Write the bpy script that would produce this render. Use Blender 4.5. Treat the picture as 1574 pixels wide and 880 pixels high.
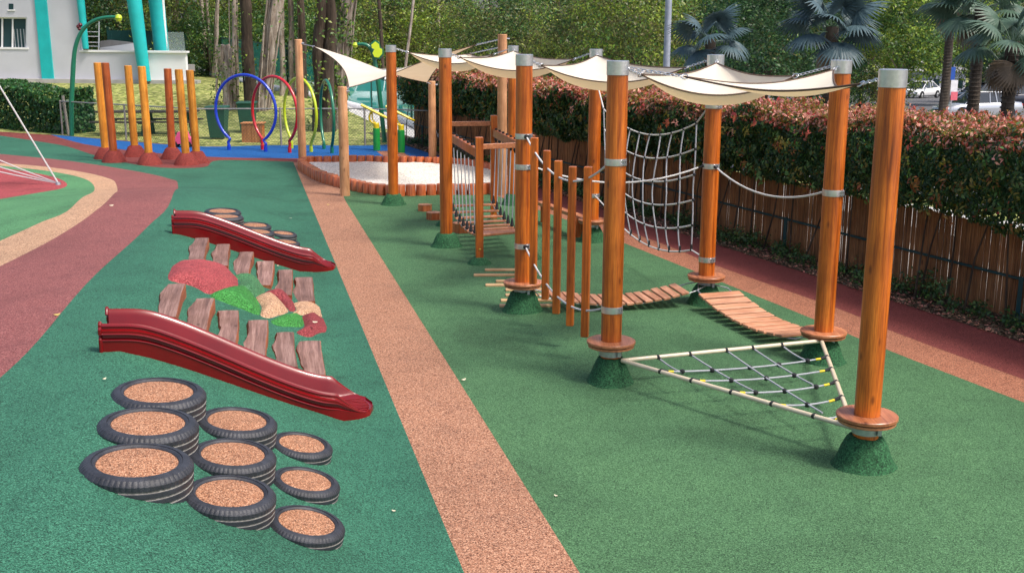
import bpy, bmesh, math, random
import numpy as np
from mathutils import Vector, Matrix, geometry, noise
R = math.radians
PI = math.pi
random.seed(7)
rng = np.random.default_rng(11)
for o in list(bpy.data.objects): bpy.data.objects.remove(o)
scene = bpy.context.scene
COL = scene.collection

# ------------------------------------------------------------------ camera
FPX, PITCH, ROLL, CH = 1750.0, R(12.56), R(0.3), 3.3
cam_d = bpy.data.cameras.new('camera'); cam = bpy.data.objects.new('camera', cam_d); COL.objects.link(cam)
cam.location = (0, 0, CH)
cam_d.sensor_width = 36; cam_d.lens = 36 * FPX / 1574
cam_d.clip_start = 0.1; cam_d.clip_end = 3000
cam.matrix_world = Matrix.Translation((0, 0, CH)) @ Matrix.Rotation(PI/2 - PITCH, 4, 'X') @ Matrix.Rotation(ROLL, 4, 'Z')
scene.camera = cam
# ------------------------------------------------------------------ light
SUN_EL, SUN_AZ = R(58), R(118)      # azimuth clockwise from +Y (far side)
w = bpy.data.worlds.new('World'); scene.world = w; w.use_nodes = True
nt = w.node_tree; sky = nt.nodes.new('ShaderNodeTexSky'); sky.sky_type = 'NISHITA'; sky.sun_disc = False
sky.sun_elevation = SUN_EL; sky.sun_rotation = SUN_AZ; sky.air_density = 0.8; sky.dust_density = 4.0; sky.ozone_density = 0.3
bg = nt.nodes['Background']; bg.inputs[1].default_value = 0.15
nt.links.new(sky.outputs[0], bg.inputs[0])
sd = bpy.data.lights.new('sun', 'SUN'); sd.energy = 2.1; sd.angle = R(13); sd.color = (1, .95, .87)
so = bpy.data.objects.new('sun', sd); COL.objects.link(so)
sdir = Vector((math.sin(SUN_AZ)*math.cos(SUN_EL), math.cos(SUN_AZ)*math.cos(SUN_EL), math.sin(SUN_EL)))
so.rotation_euler = sdir.to_track_quat('Z', 'Y').to_euler(); so.location = (0, 0, 30)
scene.view_settings.view_transform = 'Standard'; scene.view_settings.look = 'None'
scene.view_settings.gamma = 1; scene.view_settings.exposure = 0.64
scene.render.resolution_x = 1024; scene.render.resolution_y = 572

# ------------------------------------------------------------------ surveying helpers (pixel of the photograph -> place in the world)
def ray(px, py):
    x = (px-787)/FPX; y = -(py-440)/FPX
    c, s = math.cos(ROLL), math.sin(ROLL)
    x, y = x*c + y*s, -x*s + y*c
    return Vector((x, math.cos(PITCH)+y*math.sin(PITCH), -math.sin(PITCH)+y*math.cos(PITCH)))
C0 = Vector((0, 0, CH))
def G(px, py, z=0):
    d = ray(px, py); return C0 + d*((z-CH)/d.z)
def V(px, Y, py):
    d = ray(px, py); return C0 + d*(Y/d.y)
def sm(a, b, x):
    t = min(1, max(0, (x-a)/(b-a))); return t*t*(3-2*t)
S0 = Vector((-.29, 6.57)); SE = Vector((-.229, .973)).normalized(); SM = Vector((-.973, -.229)).normalized()
def ou(x, y):
    q = Vector((x, y)) - S0; return q.dot(SM), q.dot(SE)
def from_ou(o, u): p = S0 + SM*o + SE*u; return p.x, p.y
FA = Vector((3.3, 17.94)); FD = Vector((.372, -.928)).normalized(); FN = Vector((.928, .372)).normalized()
def fp(s, o): p = FA + FD*s + FN*o; return p.x, p.y
MH = .74
def terr(x, y):
    o, u = ou(x, y)
    if o < .5: t = 0
    else:
        t = min(1, (o-.42)/1.85); t = t*.75 + (t*t*(3-2*t))*.25
        t *= sm(.3, .7, o)
    h = MH*t
    h *= 1 - sm(2.7, 8.2, o)
    h *= 1 - .14*sm(4.5, 10, u)
    h *= 1 - sm(12.6, 20, u)
    h *= sm(-5, -2, u)
    # grassy rise beyond the mesh fence on the left
    if y > 36: h += 1.1*sm(38, 51, y)*(1-sm(-9, -4, x))
    s2 = (Vector((x, y))-FA); of = s2.dot(FN)
    if of > 1.2: h -= min(1, (of-1.2)/3)*max(0, (y-22))*.028
    elif y > 45: h -= max(0, (y-52))*.010*sm(-9, -4, x)
    return h
def T(px, py, dz=0):
    """point on the terrain seen at this pixel"""
    d = ray(px, py); lo = 4.0; t = lo
    prev = t
    while t < 400:
        p = C0 + d*t
        if p.z - dz <= terr(p.x, p.y): break
        prev = t; t += .15 if t < 60 else .6
    a, b = prev, t
    for _ in range(24):
        m = (a+b)/2; p = C0 + d*m
        if p.z - dz <= terr(p.x, p.y): b = m
        else: a = m
    return C0 + d*b

# ------------------------------------------------------------------ materials
MATS = {}
def nodes(name):
    m = bpy.data.materials.new(name); m.use_nodes = True; t = m.node_tree
    return m, t, t.nodes['Principled BSDF']
def N(t, typ, **kw):
    n = t.nodes.new(typ)
    for k, v in kw.items():
        if k in n.inputs: n.inputs[k].default_value = v
        else: setattr(n, k, v)
    return n
def ramp(t, stops):
    n = t.nodes.new('ShaderNodeValToRGB'); e = n.color_ramp.elements
    while len(e) < len(stops): e.new(.5)
    for i, (p, c) in enumerate(stops): e[i].position = p; e[i].color = (*c[:3], 1)
    return n
def sc(c, k): return tuple(min(1, v*k) for v in c)
def plain(name, c, rough=.5, metal=0, var=.12, scale=6, bump=0, bscale=60, coat=0, spec=.5):
    m, t, b = nodes(name)
    b.inputs['Roughness'].default_value = rough; b.inputs['Metallic'].default_value = metal
    b.inputs['Specular IOR Level'].default_value = spec
    b.inputs['Coat Weight'].default_value = coat
    g = N(t, 'ShaderNodeNewGeometry')
    n1 = N(t, 'ShaderNodeTexNoise', Scale=scale, Detail=5.0)
    t.links.new(g.outputs['Position'], n1.inputs['Vector'])
    r = ramp(t, [(.3, sc(c, 1-var)), (.7, sc(c, 1+var))])
    t.links.new(n1.outputs[0], r.inputs[0]); t.links.new(r.outputs[0], b.inputs['Base Color'])
    if bump:
        n2 = N(t, 'ShaderNodeTexNoise', Scale=bscale, Detail=4.0); t.links.new(g.outputs['Position'], n2.inputs['Vector'])
        bp = N(t, 'ShaderNodeBump', Strength=bump, Distance=.01)
        t.links.new(n2.outputs[0], bp.inputs['Height']); t.links.new(bp.outputs[0], b.inputs['Normal'])
    MATS[name] = m; return m
def rubber(name, dark, base, lite, scale=150, stain=.27, rough=.85, flake=(.45, .8)):
    """EPDM granules: random tint per granule, dark gaps, wear patches"""
    if name.startswith('rub_'): dark, base, lite = sc(dark, .8), sc(base, .8), sc(lite, .84)
    m, t, b = nodes(name); b.inputs['Roughness'].default_value = rough; b.inputs['Specular IOR Level'].default_value = .3
    g = N(t, 'ShaderNodeNewGeometry')
    v = N(t, 'ShaderNodeTexVoronoi', Scale=scale, Randomness=1.0); t.links.new(g.outputs['Position'], v.inputs['Vector'])
    sepr = N(t, 'ShaderNodeSeparateColor'); t.links.new(v.outputs['Color'], sepr.inputs[0])
    r = ramp(t, [(0, dark), (.3, sc(base, .82)), (.62, base), (.95, lite)])
    t.links.new(sepr.outputs[0], r.inputs[0])
    v2 = N(t, 'ShaderNodeTexNoise', Scale=scale*.55, Detail=2.0); t.links.new(g.outputs['Position'], v2.inputs['Vector'])
    r1 = ramp(t, [(.36, (.35, .35, .35)), (.52, (1, 1, 1))]); t.links.new(v2.outputs[0], r1.inputs[0])
    mx0 = N(t, 'ShaderNodeMix', data_type='RGBA', blend_type='MULTIPLY'); mx0.inputs[0].default_value = .75
    t.links.new(r.outputs[0], mx0.inputs[6]); t.links.new(r1.outputs[0], mx0.inputs[7])
    n1 = N(t, 'ShaderNodeTexNoise', Scale=.7, Detail=6.0, Roughness=.6); t.links.new(g.outputs['Position'], n1.inputs['Vector'])
    r2 = ramp(t, [(.3, (1-stain,)*3), (.5, (1, 1, 1)), (.75, (1+stain*.6, 1+stain*.5, 1+stain*.4))]); t.links.new(n1.outputs[0], r2.inputs[0])
    mx = N(t, 'ShaderNodeMix', data_type='RGBA', blend_type='MULTIPLY'); mx.inputs[0].default_value = 1
    t.links.new(mx0.outputs[2], mx.inputs[6]); t.links.new(r2.outputs[0], mx.inputs[7])
    t.links.new(mx.outputs[2], b.inputs['Base Color'])
    n3 = N(t, 'ShaderNodeTexNoise', Scale=3.2, Detail=8.0, Roughness=.72); t.links.new(g.outputs['Position'], n3.inputs['Vector'])
    r3 = ramp(t, [(.33, (.80, .80, .82)), (.46, (1, 1, 1)), (.70, (1.07, 1.06, 1.04))]); t.links.new(n3.outputs[0], r3.inputs[0])
    mx3 = N(t, 'ShaderNodeMix', data_type='RGBA', blend_type='MULTIPLY'); mx3.inputs[0].default_value = .8
    t.links.new(mx.outputs[2], mx3.inputs[6]); t.links.new(r3.outputs[0], mx3.inputs[7]); t.links.new(mx3.outputs[2], b.inputs['Base Color'])
    bp = N(t, 'ShaderNodeBump', Strength=.5, Distance=.004)
    t.links.new(v.outputs['Distance'], bp.inputs['Height']); bp.invert = True
    t.links.new(bp.outputs[0], b.inputs['Normal'])
    MATS[name] = m; return m
def wood(name, dark, base, lite, axis='Z', rough=.38, coat=.25, fine=1.0, knots=True):
    m, t, b = nodes(name); b.inputs['Roughness'].default_value = rough
    b.inputs['Coat Weight'].default_value = coat; b.inputs['Coat Roughness'].default_value = .25
    tc = N(t, 'ShaderNodeTexCoord'); oi = N(t, 'ShaderNodeObjectInfo')
    add = N(t, 'ShaderNodeVectorMath', operation='ADD'); mul = N(t, 'ShaderNodeVectorMath', operation='SCALE'); mul.inputs['Scale'].default_value = 37.0
    cmb = N(t, 'ShaderNodeCombineXYZ')
    for i in range(3): t.links.new(oi.outputs['Random'], cmb.inputs[i])
    t.links.new(cmb.outputs[0], mul.inputs[0]); t.links.new(tc.outputs['Object'], add.inputs[0]); t.links.new(mul.outputs[0], add.inputs[1])
    mp = N(t, 'ShaderNodeMapping'); s = [26*fine, 26*fine, 26*fine]; s['XYZ'.index(axis)] = .9
    mp.inputs['Scale'].default_value = s; t.links.new(add.outputs[0], mp.inputs[0])
    n1 = N(t, 'ShaderNodeTexNoise', Scale=1.0, Detail=8.0, Roughness=.65, Distortion=.5); t.links.new(mp.outputs[0], n1.inputs['Vector'])
    r = ramp(t, [(.28, dark), (.5, base), (.72, lite)]); t.links.new(n1.outputs[0], r.inputs[0])
    nf = N(t, 'ShaderNodeTexNoise', Scale=5.5, Detail=4.0, Roughness=.7); t.links.new(mp.outputs[0], nf.inputs['Vector'])
    rf = ramp(t, [(.40, (.62, .55, .5)), (.55, (1, 1, 1))]); t.links.new(nf.outputs[0], rf.inputs[0])
    vk = N(t, 'ShaderNodeTexVoronoi', Scale=1.0); mk_ = N(t, 'ShaderNodeMapping'); ks = [7.0, 7.0, 7.0]; ks['XYZ'.index(axis)] = 2.6; mk_.inputs['Scale'].default_value = ks
    t.links.new(add.outputs[0], mk_.inputs[0]); t.links.new(mk_.outputs[0], vk.inputs['Vector'])
    rk = ramp(t, [(.05, (.30, .22, .18)), (.13, (1, 1, 1))]); t.links.new(vk.outputs['Distance'], rk.inputs[0])
    m1 = N(t, 'ShaderNodeMix', data_type='RGBA', blend_type='MULTIPLY'); m1.inputs[0].default_value = .75; t.links.new(r.outputs[0], m1.inputs[6]); t.links.new(rf.outputs[0], m1.inputs[7])
    m2_ = N(t, 'ShaderNodeMix', data_type='RGBA', blend_type='MULTIPLY'); m2_.inputs[0].default_value = .8 if knots else 0; t.links.new(m1.outputs[2], m2_.inputs[6]); t.links.new(rk.outputs[0], m2_.inputs[7])
    # slow variation
    n2 = N(t, 'ShaderNodeTexNoise', Scale=2.2, Detail=3.0); t.links.new(add.outputs[0], n2.inputs['Vector'])
    r2 = ramp(t, [(.35, (.72, .66, .6)), (.62, (1.1, 1.1, 1.1))]); t.links.new(n2.outputs[0], r2.inputs[0])
    mx = N(t, 'ShaderNodeMix', data_type='RGBA', blend_type='MULTIPLY'); mx.inputs[0].default_value = .8
    t.links.new(m2_.outputs[2], mx.inputs[6]); t.links.new(r2.outputs[0], mx.inputs[7])
    hs = N(t, 'ShaderNodeHueSaturation'); mr = N(t, 'ShaderNodeMapRange'); mr.inputs[3].default_value = .82; mr.inputs[4].default_value = 1.15
    t.links.new(oi.outputs['Random'], mr.inputs[0]); t.links.new(mr.outputs[0], hs.inputs['Value']); t.links.new(mx.outputs[2], hs.inputs['Color'])
    t.links.new(hs.outputs[0], b.inputs['Base Color'])
    bp = N(t, 'ShaderNodeBump', Strength=.25, Distance=.004); t.links.new(n1.outputs[0], bp.inputs['Height']); t.links.new(bp.outputs[0], b.inputs['Normal'])
    MATS[name] = m; return m
def leaf(name, c, var=.5, rough=.42, trans=.38, hue=.03):
    c = sc(c, 1.0)
    m, t, b = nodes(name); b.inputs['Roughness'].default_value = rough; b.inputs['Specular IOR Level'].default_value = .45
    g = N(t, 'ShaderNodeNewGeometry')
    hs = N(t, 'ShaderNodeHueSaturation'); hs.inputs['Color'].default_value = (*c, 1)
    mr = N(t, 'ShaderNodeMapRange'); mr.inputs[3].default_value = 1-var; mr.inputs[4].default_value = 1+var
    t.links.new(g.outputs['Random Per Island'], mr.inputs[0]); t.links.new(mr.outputs[0], hs.inputs['Value'])
    w1 = N(t, 'ShaderNodeMath', operation='MULTIPLY'); w1.inputs[1].default_value = 7.31; t.links.new(g.outputs['Random Per Island'], w1.inputs[0])
    w2 = N(t, 'ShaderNodeMath', operation='FRACT'); t.links.new(w1.outputs[0], w2.inputs[0])
    mr2 = N(t, 'ShaderNodeMapRange'); mr2.inputs[3].default_value = .5-hue; mr2.inputs[4].default_value = .5+hue
    t.links.new(w2.outputs[0], mr2.inputs[0]); t.links.new(mr2.outputs[0], hs.inputs['Hue'])
    t.links.new(hs.outputs[0], b.inputs['Base Color'])
    tr = N(t, 'ShaderNodeBsdfTranslucent'); t.links.new(hs.outputs[0], tr.inputs['Color'])
    mix = N(t, 'ShaderNodeMixShader'); mix.inputs[0].default_value = trans
    t.links.new(b.outputs[0], mix.inputs[1]); t.links.new(tr.outputs[0], mix.inputs[2])
    t.links.new(mix.outputs[0], t.nodes['Material Output'].inputs[0])
    MATS[name] = m; return m

rubber('rub_green_r', (.018, .052, .024), (.080, .205, .086), (.145, .32, .15))
rubber('rub_green_l', (.010, .045, .028), (.038, .178, .108), (.08, .285, .18))
rubber('rub_green_in', (.03, .09, .04), (.11, .33, .14), (.18, .44, .21))
rubber('rub_orange', (.09, .03, .02), (.50, .235, .138), (.70, .40, .26), scale=125, stain=.13)
rubber('rub_orange_r', (.10, .03, .018), (.47, .18, .10), (.62, .29, .18), scale=125, stain=.13)
rubber('rub_sand', (.22, .11, .06), (.68, .40, .24), (.82, .55, .36), scale=95, stain=.1)
rubber('rub_purple', (.10, .022, .022), (.33, .105, .10), (.46, .19, .175), stain=.15)
rubber('rub_red', (.08, .012, .012), (.25, .055, .048), (.36, .10, .085), stain=.18)
rubber('rub_redcone', (.10, .012, .01), (.30, .045, .035), (.42, .08, .065), scale=120)
rubber('rub_pink', (.18, .02, .025), (.46, .075, .085), (.58, .14, .14), scale=120)
rubber('rub_blue', (.004, .04, .14), (.008, .12, .42), (.02, .20, .58), stain=.15)
rubber('rub_dgreen', (.010, .05, .02), (.030, .135, .052), (.055, .20, .085), scale=110)
rubber('rub_bgreen', (.01, .08, .012), (.05, .30, .05), (.11, .42, .11), scale=120)
rubber('rub_fill', (.08, .025, .015), (.52, .235, .125), (.74, .43, .27), scale=165, stain=.05)
rubber('grass', (.08, .10, .02), (.28, .32, .08), (.46, .44, .17), scale=9, stain=.35)
rubber('soil', (.02, .014, .008), (.07, .05, .03), (.13, .10, .07), scale=30, stain=.4)
rubber('asphalt', (.07, .07, .075), (.13, .13, .135), (.19, .19, .2), scale=40, stain=.12)
rubber('asphalt_light', (.25, .25, .26), (.38, .38, .39), (.48, .48, .49), scale=40, stain=.12)
rubber('pave', (.35, .34, .32), (.55, .54, .52), (.66, .65, .62), scale=30, stain=.1)
rubber('sand', (.66, .61, .54), (.86, .81, .74), (.92, .89, .83), scale=55, stain=.08)
W3 = ((.17, .026, .002), (.53, .125, .009), (.70, .21, .024))
wood('wood_post', *W3)
wood('wood_plank_y', (.42, .16, .075), (.66, .32, .18), (.76, .43, .27), axis='Y', rough=.5, coat=.1)
wood('wood_disc', (.27, .08, .035), (.50, .19, .085), (.60, .27, .13), axis='Y', rough=.42)
wood('wood_yellow', (.42, .13, .012), (.72, .29, .03), (.82, .40, .06))
wood('wood_redpost', (.24, .04, .008), (.45, .10, .018), (.56, .15, .035))
wood('wood_tan', (.46, .20, .09), (.68, .35, .17), (.76, .43, .24), coat=.05, rough=.55)
wood('wood_tan_lit', (.48, .2, .06), (.66, .32, .12), (.72, .4, .18), coat=.05, rough=.55)
wood('wood_pale', (.42, .24, .10), (.62, .40, .20), (.72, .50, .28), axis='X', rough=.6, coat=0)
wood('wood_log', (.28, .05, .014), (.60, .15, .045), (.74, .28, .12))
wood('wood_slab', (.08, .042, .036), (.24, .135, .112), (.38, .245, .21), axis='Y', rough=.75, coat=0, fine=.9)
wood('wood_bark', (.12, .03, .012), (.30, .09, .035), (.40, .16, .07), axis='Y', rough=.85, coat=0)
wood('wood_crate', (.34, .11, .03), (.58, .24, .09), (.68, .34, .15), rough=.6, coat=0)
wood('wood_dark', (.02, .015, .012), (.04, .03, .025), (.07, .055, .045), axis='X', rough=.7, coat=0)
wood('bamboo', (.09, .04, .016), (.36, .165, .062), (.52, .28, .12), rough=.75, coat=0, fine=1.4)
wood('bark_dark', (.018, .012, .008), (.06, .042, .028), (.115, .085, .06), rough=.95, coat=0, fine=.35)
wood('bark_pale', (.12, .095, .075), (.37, .31, .26), (.60, .54, .47), rough=.95, coat=0, fine=.35)
wood('bark_palm', (.03, .022, .016), (.075, .06, .045), (.12, .10, .08), axis='Z', rough=.95, coat=0, fine=.3)
plain('steel', (.62, .63, .65), .32, .85, .1, 30, .05)
plain('steel_dull', (.45, .46, .48), .45, .8, .15, 30)
plain('rope_white', (.62, .61, .60), .8, 0, .1, 90, .5, 300)
plain('rope_grey', (.42, .43, .47), .8, 0, .12, 90, .5, 300)
plain('black_plastic', (.018, .018, .02), .45)
plain('yellow_sleeve', (.75, .55, .02), .5)
plain('brass', (.75, .45, .08), .3, .9)
plain('cream_pipe', (.66, .56, .40), .35, 0, .06, 12, 0, 60, .3)
plain('slide_red', (.17, .003, .005), .27, 0, .15, 3, .02, 30, .25, .4)
plain('tyre_rubber', (.028, .030, .038), .5, 0, .35, 14, .3, 160)
plain('tyre_dust', (.26, .25, .23), .9, 0, .3, 30)
plain('green_paint', (.010, .16, .085), .3, 0, .08, 8, 0, 60, .4)
plain('blue_paint', (.012, .05, .50), .25, 0, .05, 8, 0, 60, .5)
plain('red_paint', (.55, .012, .020), .25, 0, .05, 8, 0, 60, .5)
plain('lime_paint', (.50, .62, .02), .25, 0, .05, 8, 0, 60, .5)
plain('yellow_paint', (.80, .60, .02), .3, 0, .05, 8, 0, 60, .4)
plain('grass_green_paint', (.02, .33, .06), .3, 0, .05, 8)
plain('lime_bright', (.75, .90, .04), .35, 0, .04)
plain('maroon', (.10, .01, .015), .4)
plain('teal_paint', (.012, .44, .44), .45, 0, .08, 3)
plain('render_white', (.54, .54, .58), .8, 0, .05, 1.2, .1, 40)  # white render greyed: the building face's shade is put into the colour
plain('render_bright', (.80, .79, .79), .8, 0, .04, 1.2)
plain('concrete', (.40, .38, .36), .85, 0, .15, 3, .2, 40)
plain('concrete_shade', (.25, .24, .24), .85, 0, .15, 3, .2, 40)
plain('white_paint', (.80, .80, .80), .4, 0, .04)
plain('window_dark', (.02, .05, .055), .25, 0, .2, .5, spec=.3)
plain('bin_green', (.008, .07, .045), .5)
plain('fence_green', (.006, .045, .030), .5)
plain('dark_teal', (.006, .055, .060), .5)
plain('galv_wire', (.34, .33, .31), .5, .5)
plain('galv_post', (.30, .27, .23), .7, .2)
plain('pipe_grey', (.50, .50, .54), .5)
plain('pink_plastic', (.80, .10, .22), .35)
plain('car_white', (.78, .78, .78), .2, 0, .02, 1, 0, 60, .7)
plain('car_silver', (.50, .52, .55), .22, .6, .03, 1, 0, 60, .7)
plain('car_dark', (.015, .02, .04), .2, .2, .05, 1, 0, 60, .7)
plain('car_glass', (.015, .02, .025), .05, 0, .1, 1, spec=.9)
plain('headlight', (.75, .77, .80), .1, .2)
plain('taillight', (.45, .01, .01), .2)
plain('rim_metal', (.55, .56, .58), .3, .8)
plain('banner_white', (.82, .80, .80), .7)
plain('banner_pink', (.80, .16, .20), .7)
plain('banner_blue', (.02, .09, .40), .7)
plain('roof_pale', (.62, .60, .58), .7)
plain('lamp_grey', (.30, .33, .38), .5, .3)
plain('green_roof', (.02, .42, .20), .6)
plain('fallen', (.55, .42, .12), .7, 0, .3, 50)
plain('fallen_pale', (.66, .58, .42), .7, 0, .3, 50)
# sail cloth: cream, lets light through
m, t, b = nodes('sail'); b.inputs['Base Color'].default_value = (.80, .69, .53, 1); b.inputs['Roughness'].default_value = .85
g = N(t, 'ShaderNodeNewGeometry'); wv = N(t, 'ShaderNodeTexNoise', Scale=240.0); t.links.new(g.outputs['Position'], wv.inputs['Vector'])
n2 = N(t, 'ShaderNodeTexNoise', Scale=2.0, Detail=4.0); t.links.new(g.outputs['Position'], n2.inputs['Vector'])
r_ = ramp(t, [(.3, (.80, .73, .60)), (.7, (.86, .80, .68))]); t.links.new(n2.outputs[0], r_.inputs[0]); t.links.new(r_.outputs[0], b.inputs['Base Color'])
bp = N(t, 'ShaderNodeBump', Strength=.1, Distance=.002); t.links.new(wv.outputs[0], bp.inputs['Height']); t.links.new(bp.outputs[0], b.inputs['Normal'])
tr = N(t, 'ShaderNodeBsdfTranslucent'); tr.inputs[0].default_value = (.78, .56, .33, 1)
mix = N(t, 'ShaderNodeMixShader'); mix.inputs[0].default_value = .32
t.links.new(b.outputs[0], mix.inputs[1]); t.links.new(tr.outputs[0], mix.inputs[2]); t.links.new(mix.outputs[0], t.nodes['Material Output'].inputs[0]); MATS['sail'] = m
plain('hem', (.09, .05, .03), .8)
# fine shade netting
m, t, b = nodes('netting'); b.inputs['Base Color'].default_value = (.015, .30, .26, 1); b.inputs['Roughness'].default_value = .7
tp = N(t, 'ShaderNodeBsdfTransparent'); mix = N(t, 'ShaderNodeMixShader'); mix.inputs[0].default_value = .40
t.links.new(b.outputs[0], mix.inputs[1]); t.links.new(tp.outputs[0], mix.inputs[2]); t.links.new(mix.outputs[0], t.nodes['Material Output'].inputs[0]); MATS['netting'] = m
m, t, b = nodes('pane_glass'); b.inputs['Base Color'].default_value = (.5, .6, .58, 1); b.inputs['Roughness'].default_value = .05
tp = N(t, 'ShaderNodeBsdfTransparent'); mix = N(t, 'ShaderNodeMixShader'); mix.inputs[0].default_value = .8
t.links.new(b.outputs[0], mix.inputs[1]); t.links.new(tp.outputs[0], mix.inputs[2]); t.links.new(mix.outputs[0], t.nodes['Material Output'].inputs[0]); MATS['pane_glass'] = m
# leaves
leaf('leaf_dark', (.038, .10, .030)); leaf('leaf_mid', (.085, .17, .038), .6); leaf('leaf_olive', (.145, .150, .045), .6)
leaf('leaf_lime', (.25, .34, .045), .6); leaf('leaf_deep', (.028, .082, .032)); leaf('leaf_red', (.52, .11, .07), .35, hue=.02)
leaf('leaf_pink', (.78, .37, .28), .3, hue=.02); leaf('leaf_orange', (.30, .12, .03), .35); leaf('leaf_gold', (.22, .19, .03), .35)
leaf('leaf_blue', (.050, .095, .098), .3, .5, .15); leaf('leaf_fan', (.075, .135, .080), .3, .45, .2); leaf('leaf_dead', (.20, .15, .10), .3)
leaf('leaf_bush', (.035, .13, .030)); leaf('leaf_vine', (.11, .20, .03)); leaf('litter', (.17, .13, .085), .6)

# ------------------------------------------------------------------ mesh builder
class MB:
    def __init__(s): s.v = []; s.f = []; s.mi = []
    def add(s, vs, fs, mi=0):
        b = len(s.v); s.v += [tuple(p) for p in vs]; s.f += [tuple(i+b for i in f) for f in fs]; s.mi += [mi]*len(fs)
        return s
    def box(s, c, size, M=None, mi=0, bev=0):
        x, y, z = [k/2 for k in size]
        if bev:
            bm = bmesh.new(); bmesh.ops.create_cube(bm, size=1, matrix=Matrix.Diagonal((*size, 1)))
            bmesh.ops.bevel(bm, geom=list(bm.edges), offset=bev, segments=1, affect='EDGES')
            vs = [v.co.copy() for v in bm.verts]; bm.verts.index_update(); fs = [[v.index for v in f.verts] for f in bm.faces]; bm.free()
        else:
            vs = [Vector(p) for p in [(-x,-y,-z),(x,-y,-z),(x,y,-z),(-x,y,-z),(-x,-y,z),(x,-y,z),(x,y,z),(-x,y,z)]]
            fs = [(0,3,2,1),(4,5,6,7),(0,1,5,4),(1,2,6,5),(2,3,7,6),(3,0,4,7)]
        if M is not None: vs = [M @ v for v in vs]
        c = Vector(c); return s.add([v+c for v in vs], fs, mi)
    def tube(s, pts, r, n=8, closed=False, caps=True, mi=0):
        pts = [Vector(p) for p in pts]; k = len(pts); rr = r if isinstance(r, (list, tuple)) else [r]*k
        vs = []; up = None
        for i, p in enumerate(pts):
            a = pts[i-1] if (i > 0 or closed) else p; b = pts[(i+1) % k] if (i < k-1 or closed) else p
            tg = (b-a).normalized() if (b-a).length > 1e-9 else Vector((0, 0, 1))
            if up is None:
                up = Vector((0, 0, 1)) if abs(tg.z) < .9 else Vector((1, 0, 0))
            up = (up - tg*up.dot(tg)); up = up.normalized() if up.length > 1e-6 else tg.orthogonal().normalized()
            sd_ = tg.cross(up)
            for j in range(n):
                a_ = 2*PI*j/n; vs.append(p + (up*math.cos(a_) + sd_*math.sin(a_))*rr[i])
        fs = []
        for i in range(k if closed else k-1):
            for j in range(n):
                a = i*n; b = ((i+1) % k)*n; j2 = (j+1) % n
                fs.append((a+j, a+j2, b+j2, b+j))
        if caps and not closed: fs.append(tuple(range(n))[::-1]); fs.append(tuple((k-1)*n+j for j in range(n)))
        return s.add(vs, fs, mi)
    def lathe(s, prof, n=32, c=(0,0,0), closed=False, mi=0, M=None):
        vs = []; c = Vector(c)
        for j in range(n):
            a = 2*PI*j/n
            for r, z in prof:
                v = Vector((r*math.cos(a), r*math.sin(a), z)); vs.append((M @ v if M is not None else v) + c)
        k = len(prof); fs = []
        for j in range(n):
            j2 = (j+1) % n
            for i in range(k if closed else k-1):
                i2 = (i+1) % k; fs.append((j*k+i, j2*k+i, j2*k+i2, j*k+i2))
        if not closed:
            if prof[0][0] > 1e-6: fs.append(tuple(j*k for j in range(n))[::-1])
            if prof[-1][0] > 1e-6: fs.append(tuple(j*k+k-1 for j in range(n)))
        return s.add(vs, fs, mi)
    def prism(s, poly, z0, z1, M=None, c=(0,0,0), mi=0):
        n = len(poly); c = Vector(c)
        vs = [Vector((p[0], p[1], z0)) for p in poly] + [Vector((p[0], p[1], z1)) for p in poly]
        if M is not None: vs = [M @ v for v in vs]
        fs = [tuple(range(n))[::-1], tuple(range(n, 2*n))] + [(i, (i+1) % n, n+(i+1) % n, n+i) for i in range(n)]
        return s.add([v+c for v in vs], fs, mi)
    def build(s, name, mats, parent=None, smooth=True, world=True, ang=35):
        me = bpy.data.meshes.new(name)
        off = parent_loc(parent) if (parent is not None and world) else Vector((0, 0, 0))
        me.from_pydata([(p[0]-off.x, p[1]-off.y, p[2]-off.z) for p in s.v], [], s.f)
        bm = bmesh.new(); bm.from_mesh(me); bmesh.ops.remove_doubles(bm, verts=bm.verts, dist=1e-6)
        try: bmesh.ops.recalc_face_normals(bm, faces=bm.faces)
        except Exception: pass
        bm.to_mesh(me); bm.free()
        if isinstance(mats, str): mats = [mats]
        for m_ in mats: me.materials.append(MATS[m_])
        if smooth:
            me.shade_smooth(); me.set_sharp_from_angle(angle=R(ang))
        if len(mats) > 1 and len(me.polygons) == len(s.mi): me.polygons.foreach_set('material_index', s.mi)
        o = bpy.data.objects.new(name, me); COL.objects.link(o)
        if parent is not None: o.parent = parent
        return o
def parent_loc(p):
    l = Vector((0, 0, 0))
    while p is not None: l += Vector(p.location); p = p.parent
    return l
def tag(o, label=None, cat=None, group=None, kind=None):
    if label: o['label'] = label
    if cat: o['category'] = cat
    if group: o['group'] = group
    if kind: o['kind'] = kind
    return o
def thing(name, loc, label, cat, group=None, rz=0):
    o = bpy.data.objects.new(name, None); o.empty_display_size = .2; COL.objects.link(o)
    o.location = loc; o.rotation_euler = (0, 0, rz); return tag(o, label, cat, group)
def copy_tree(o, parent=None):
    c = o.copy(); COL.objects.link(c); c.parent = parent
    for ch in list(o.children): copy_tree(ch, c)
    return c
def at(o, loc, rz=0, label=None, scale=None):
    o.location = loc; o.rotation_euler[2] = rz
    if label: o['label'] = label
    if scale: o.scale = (scale,)*3 if not isinstance(scale, tuple) else scale
    return o
def sag_line(a, b, sag, n=12):
    a, b = Vector(a), Vector(b); return [a.lerp(b, i/n) - Vector((0, 0, sag*4*(i/n)*(1-i/n))) for i in range(n+1)]
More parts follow.
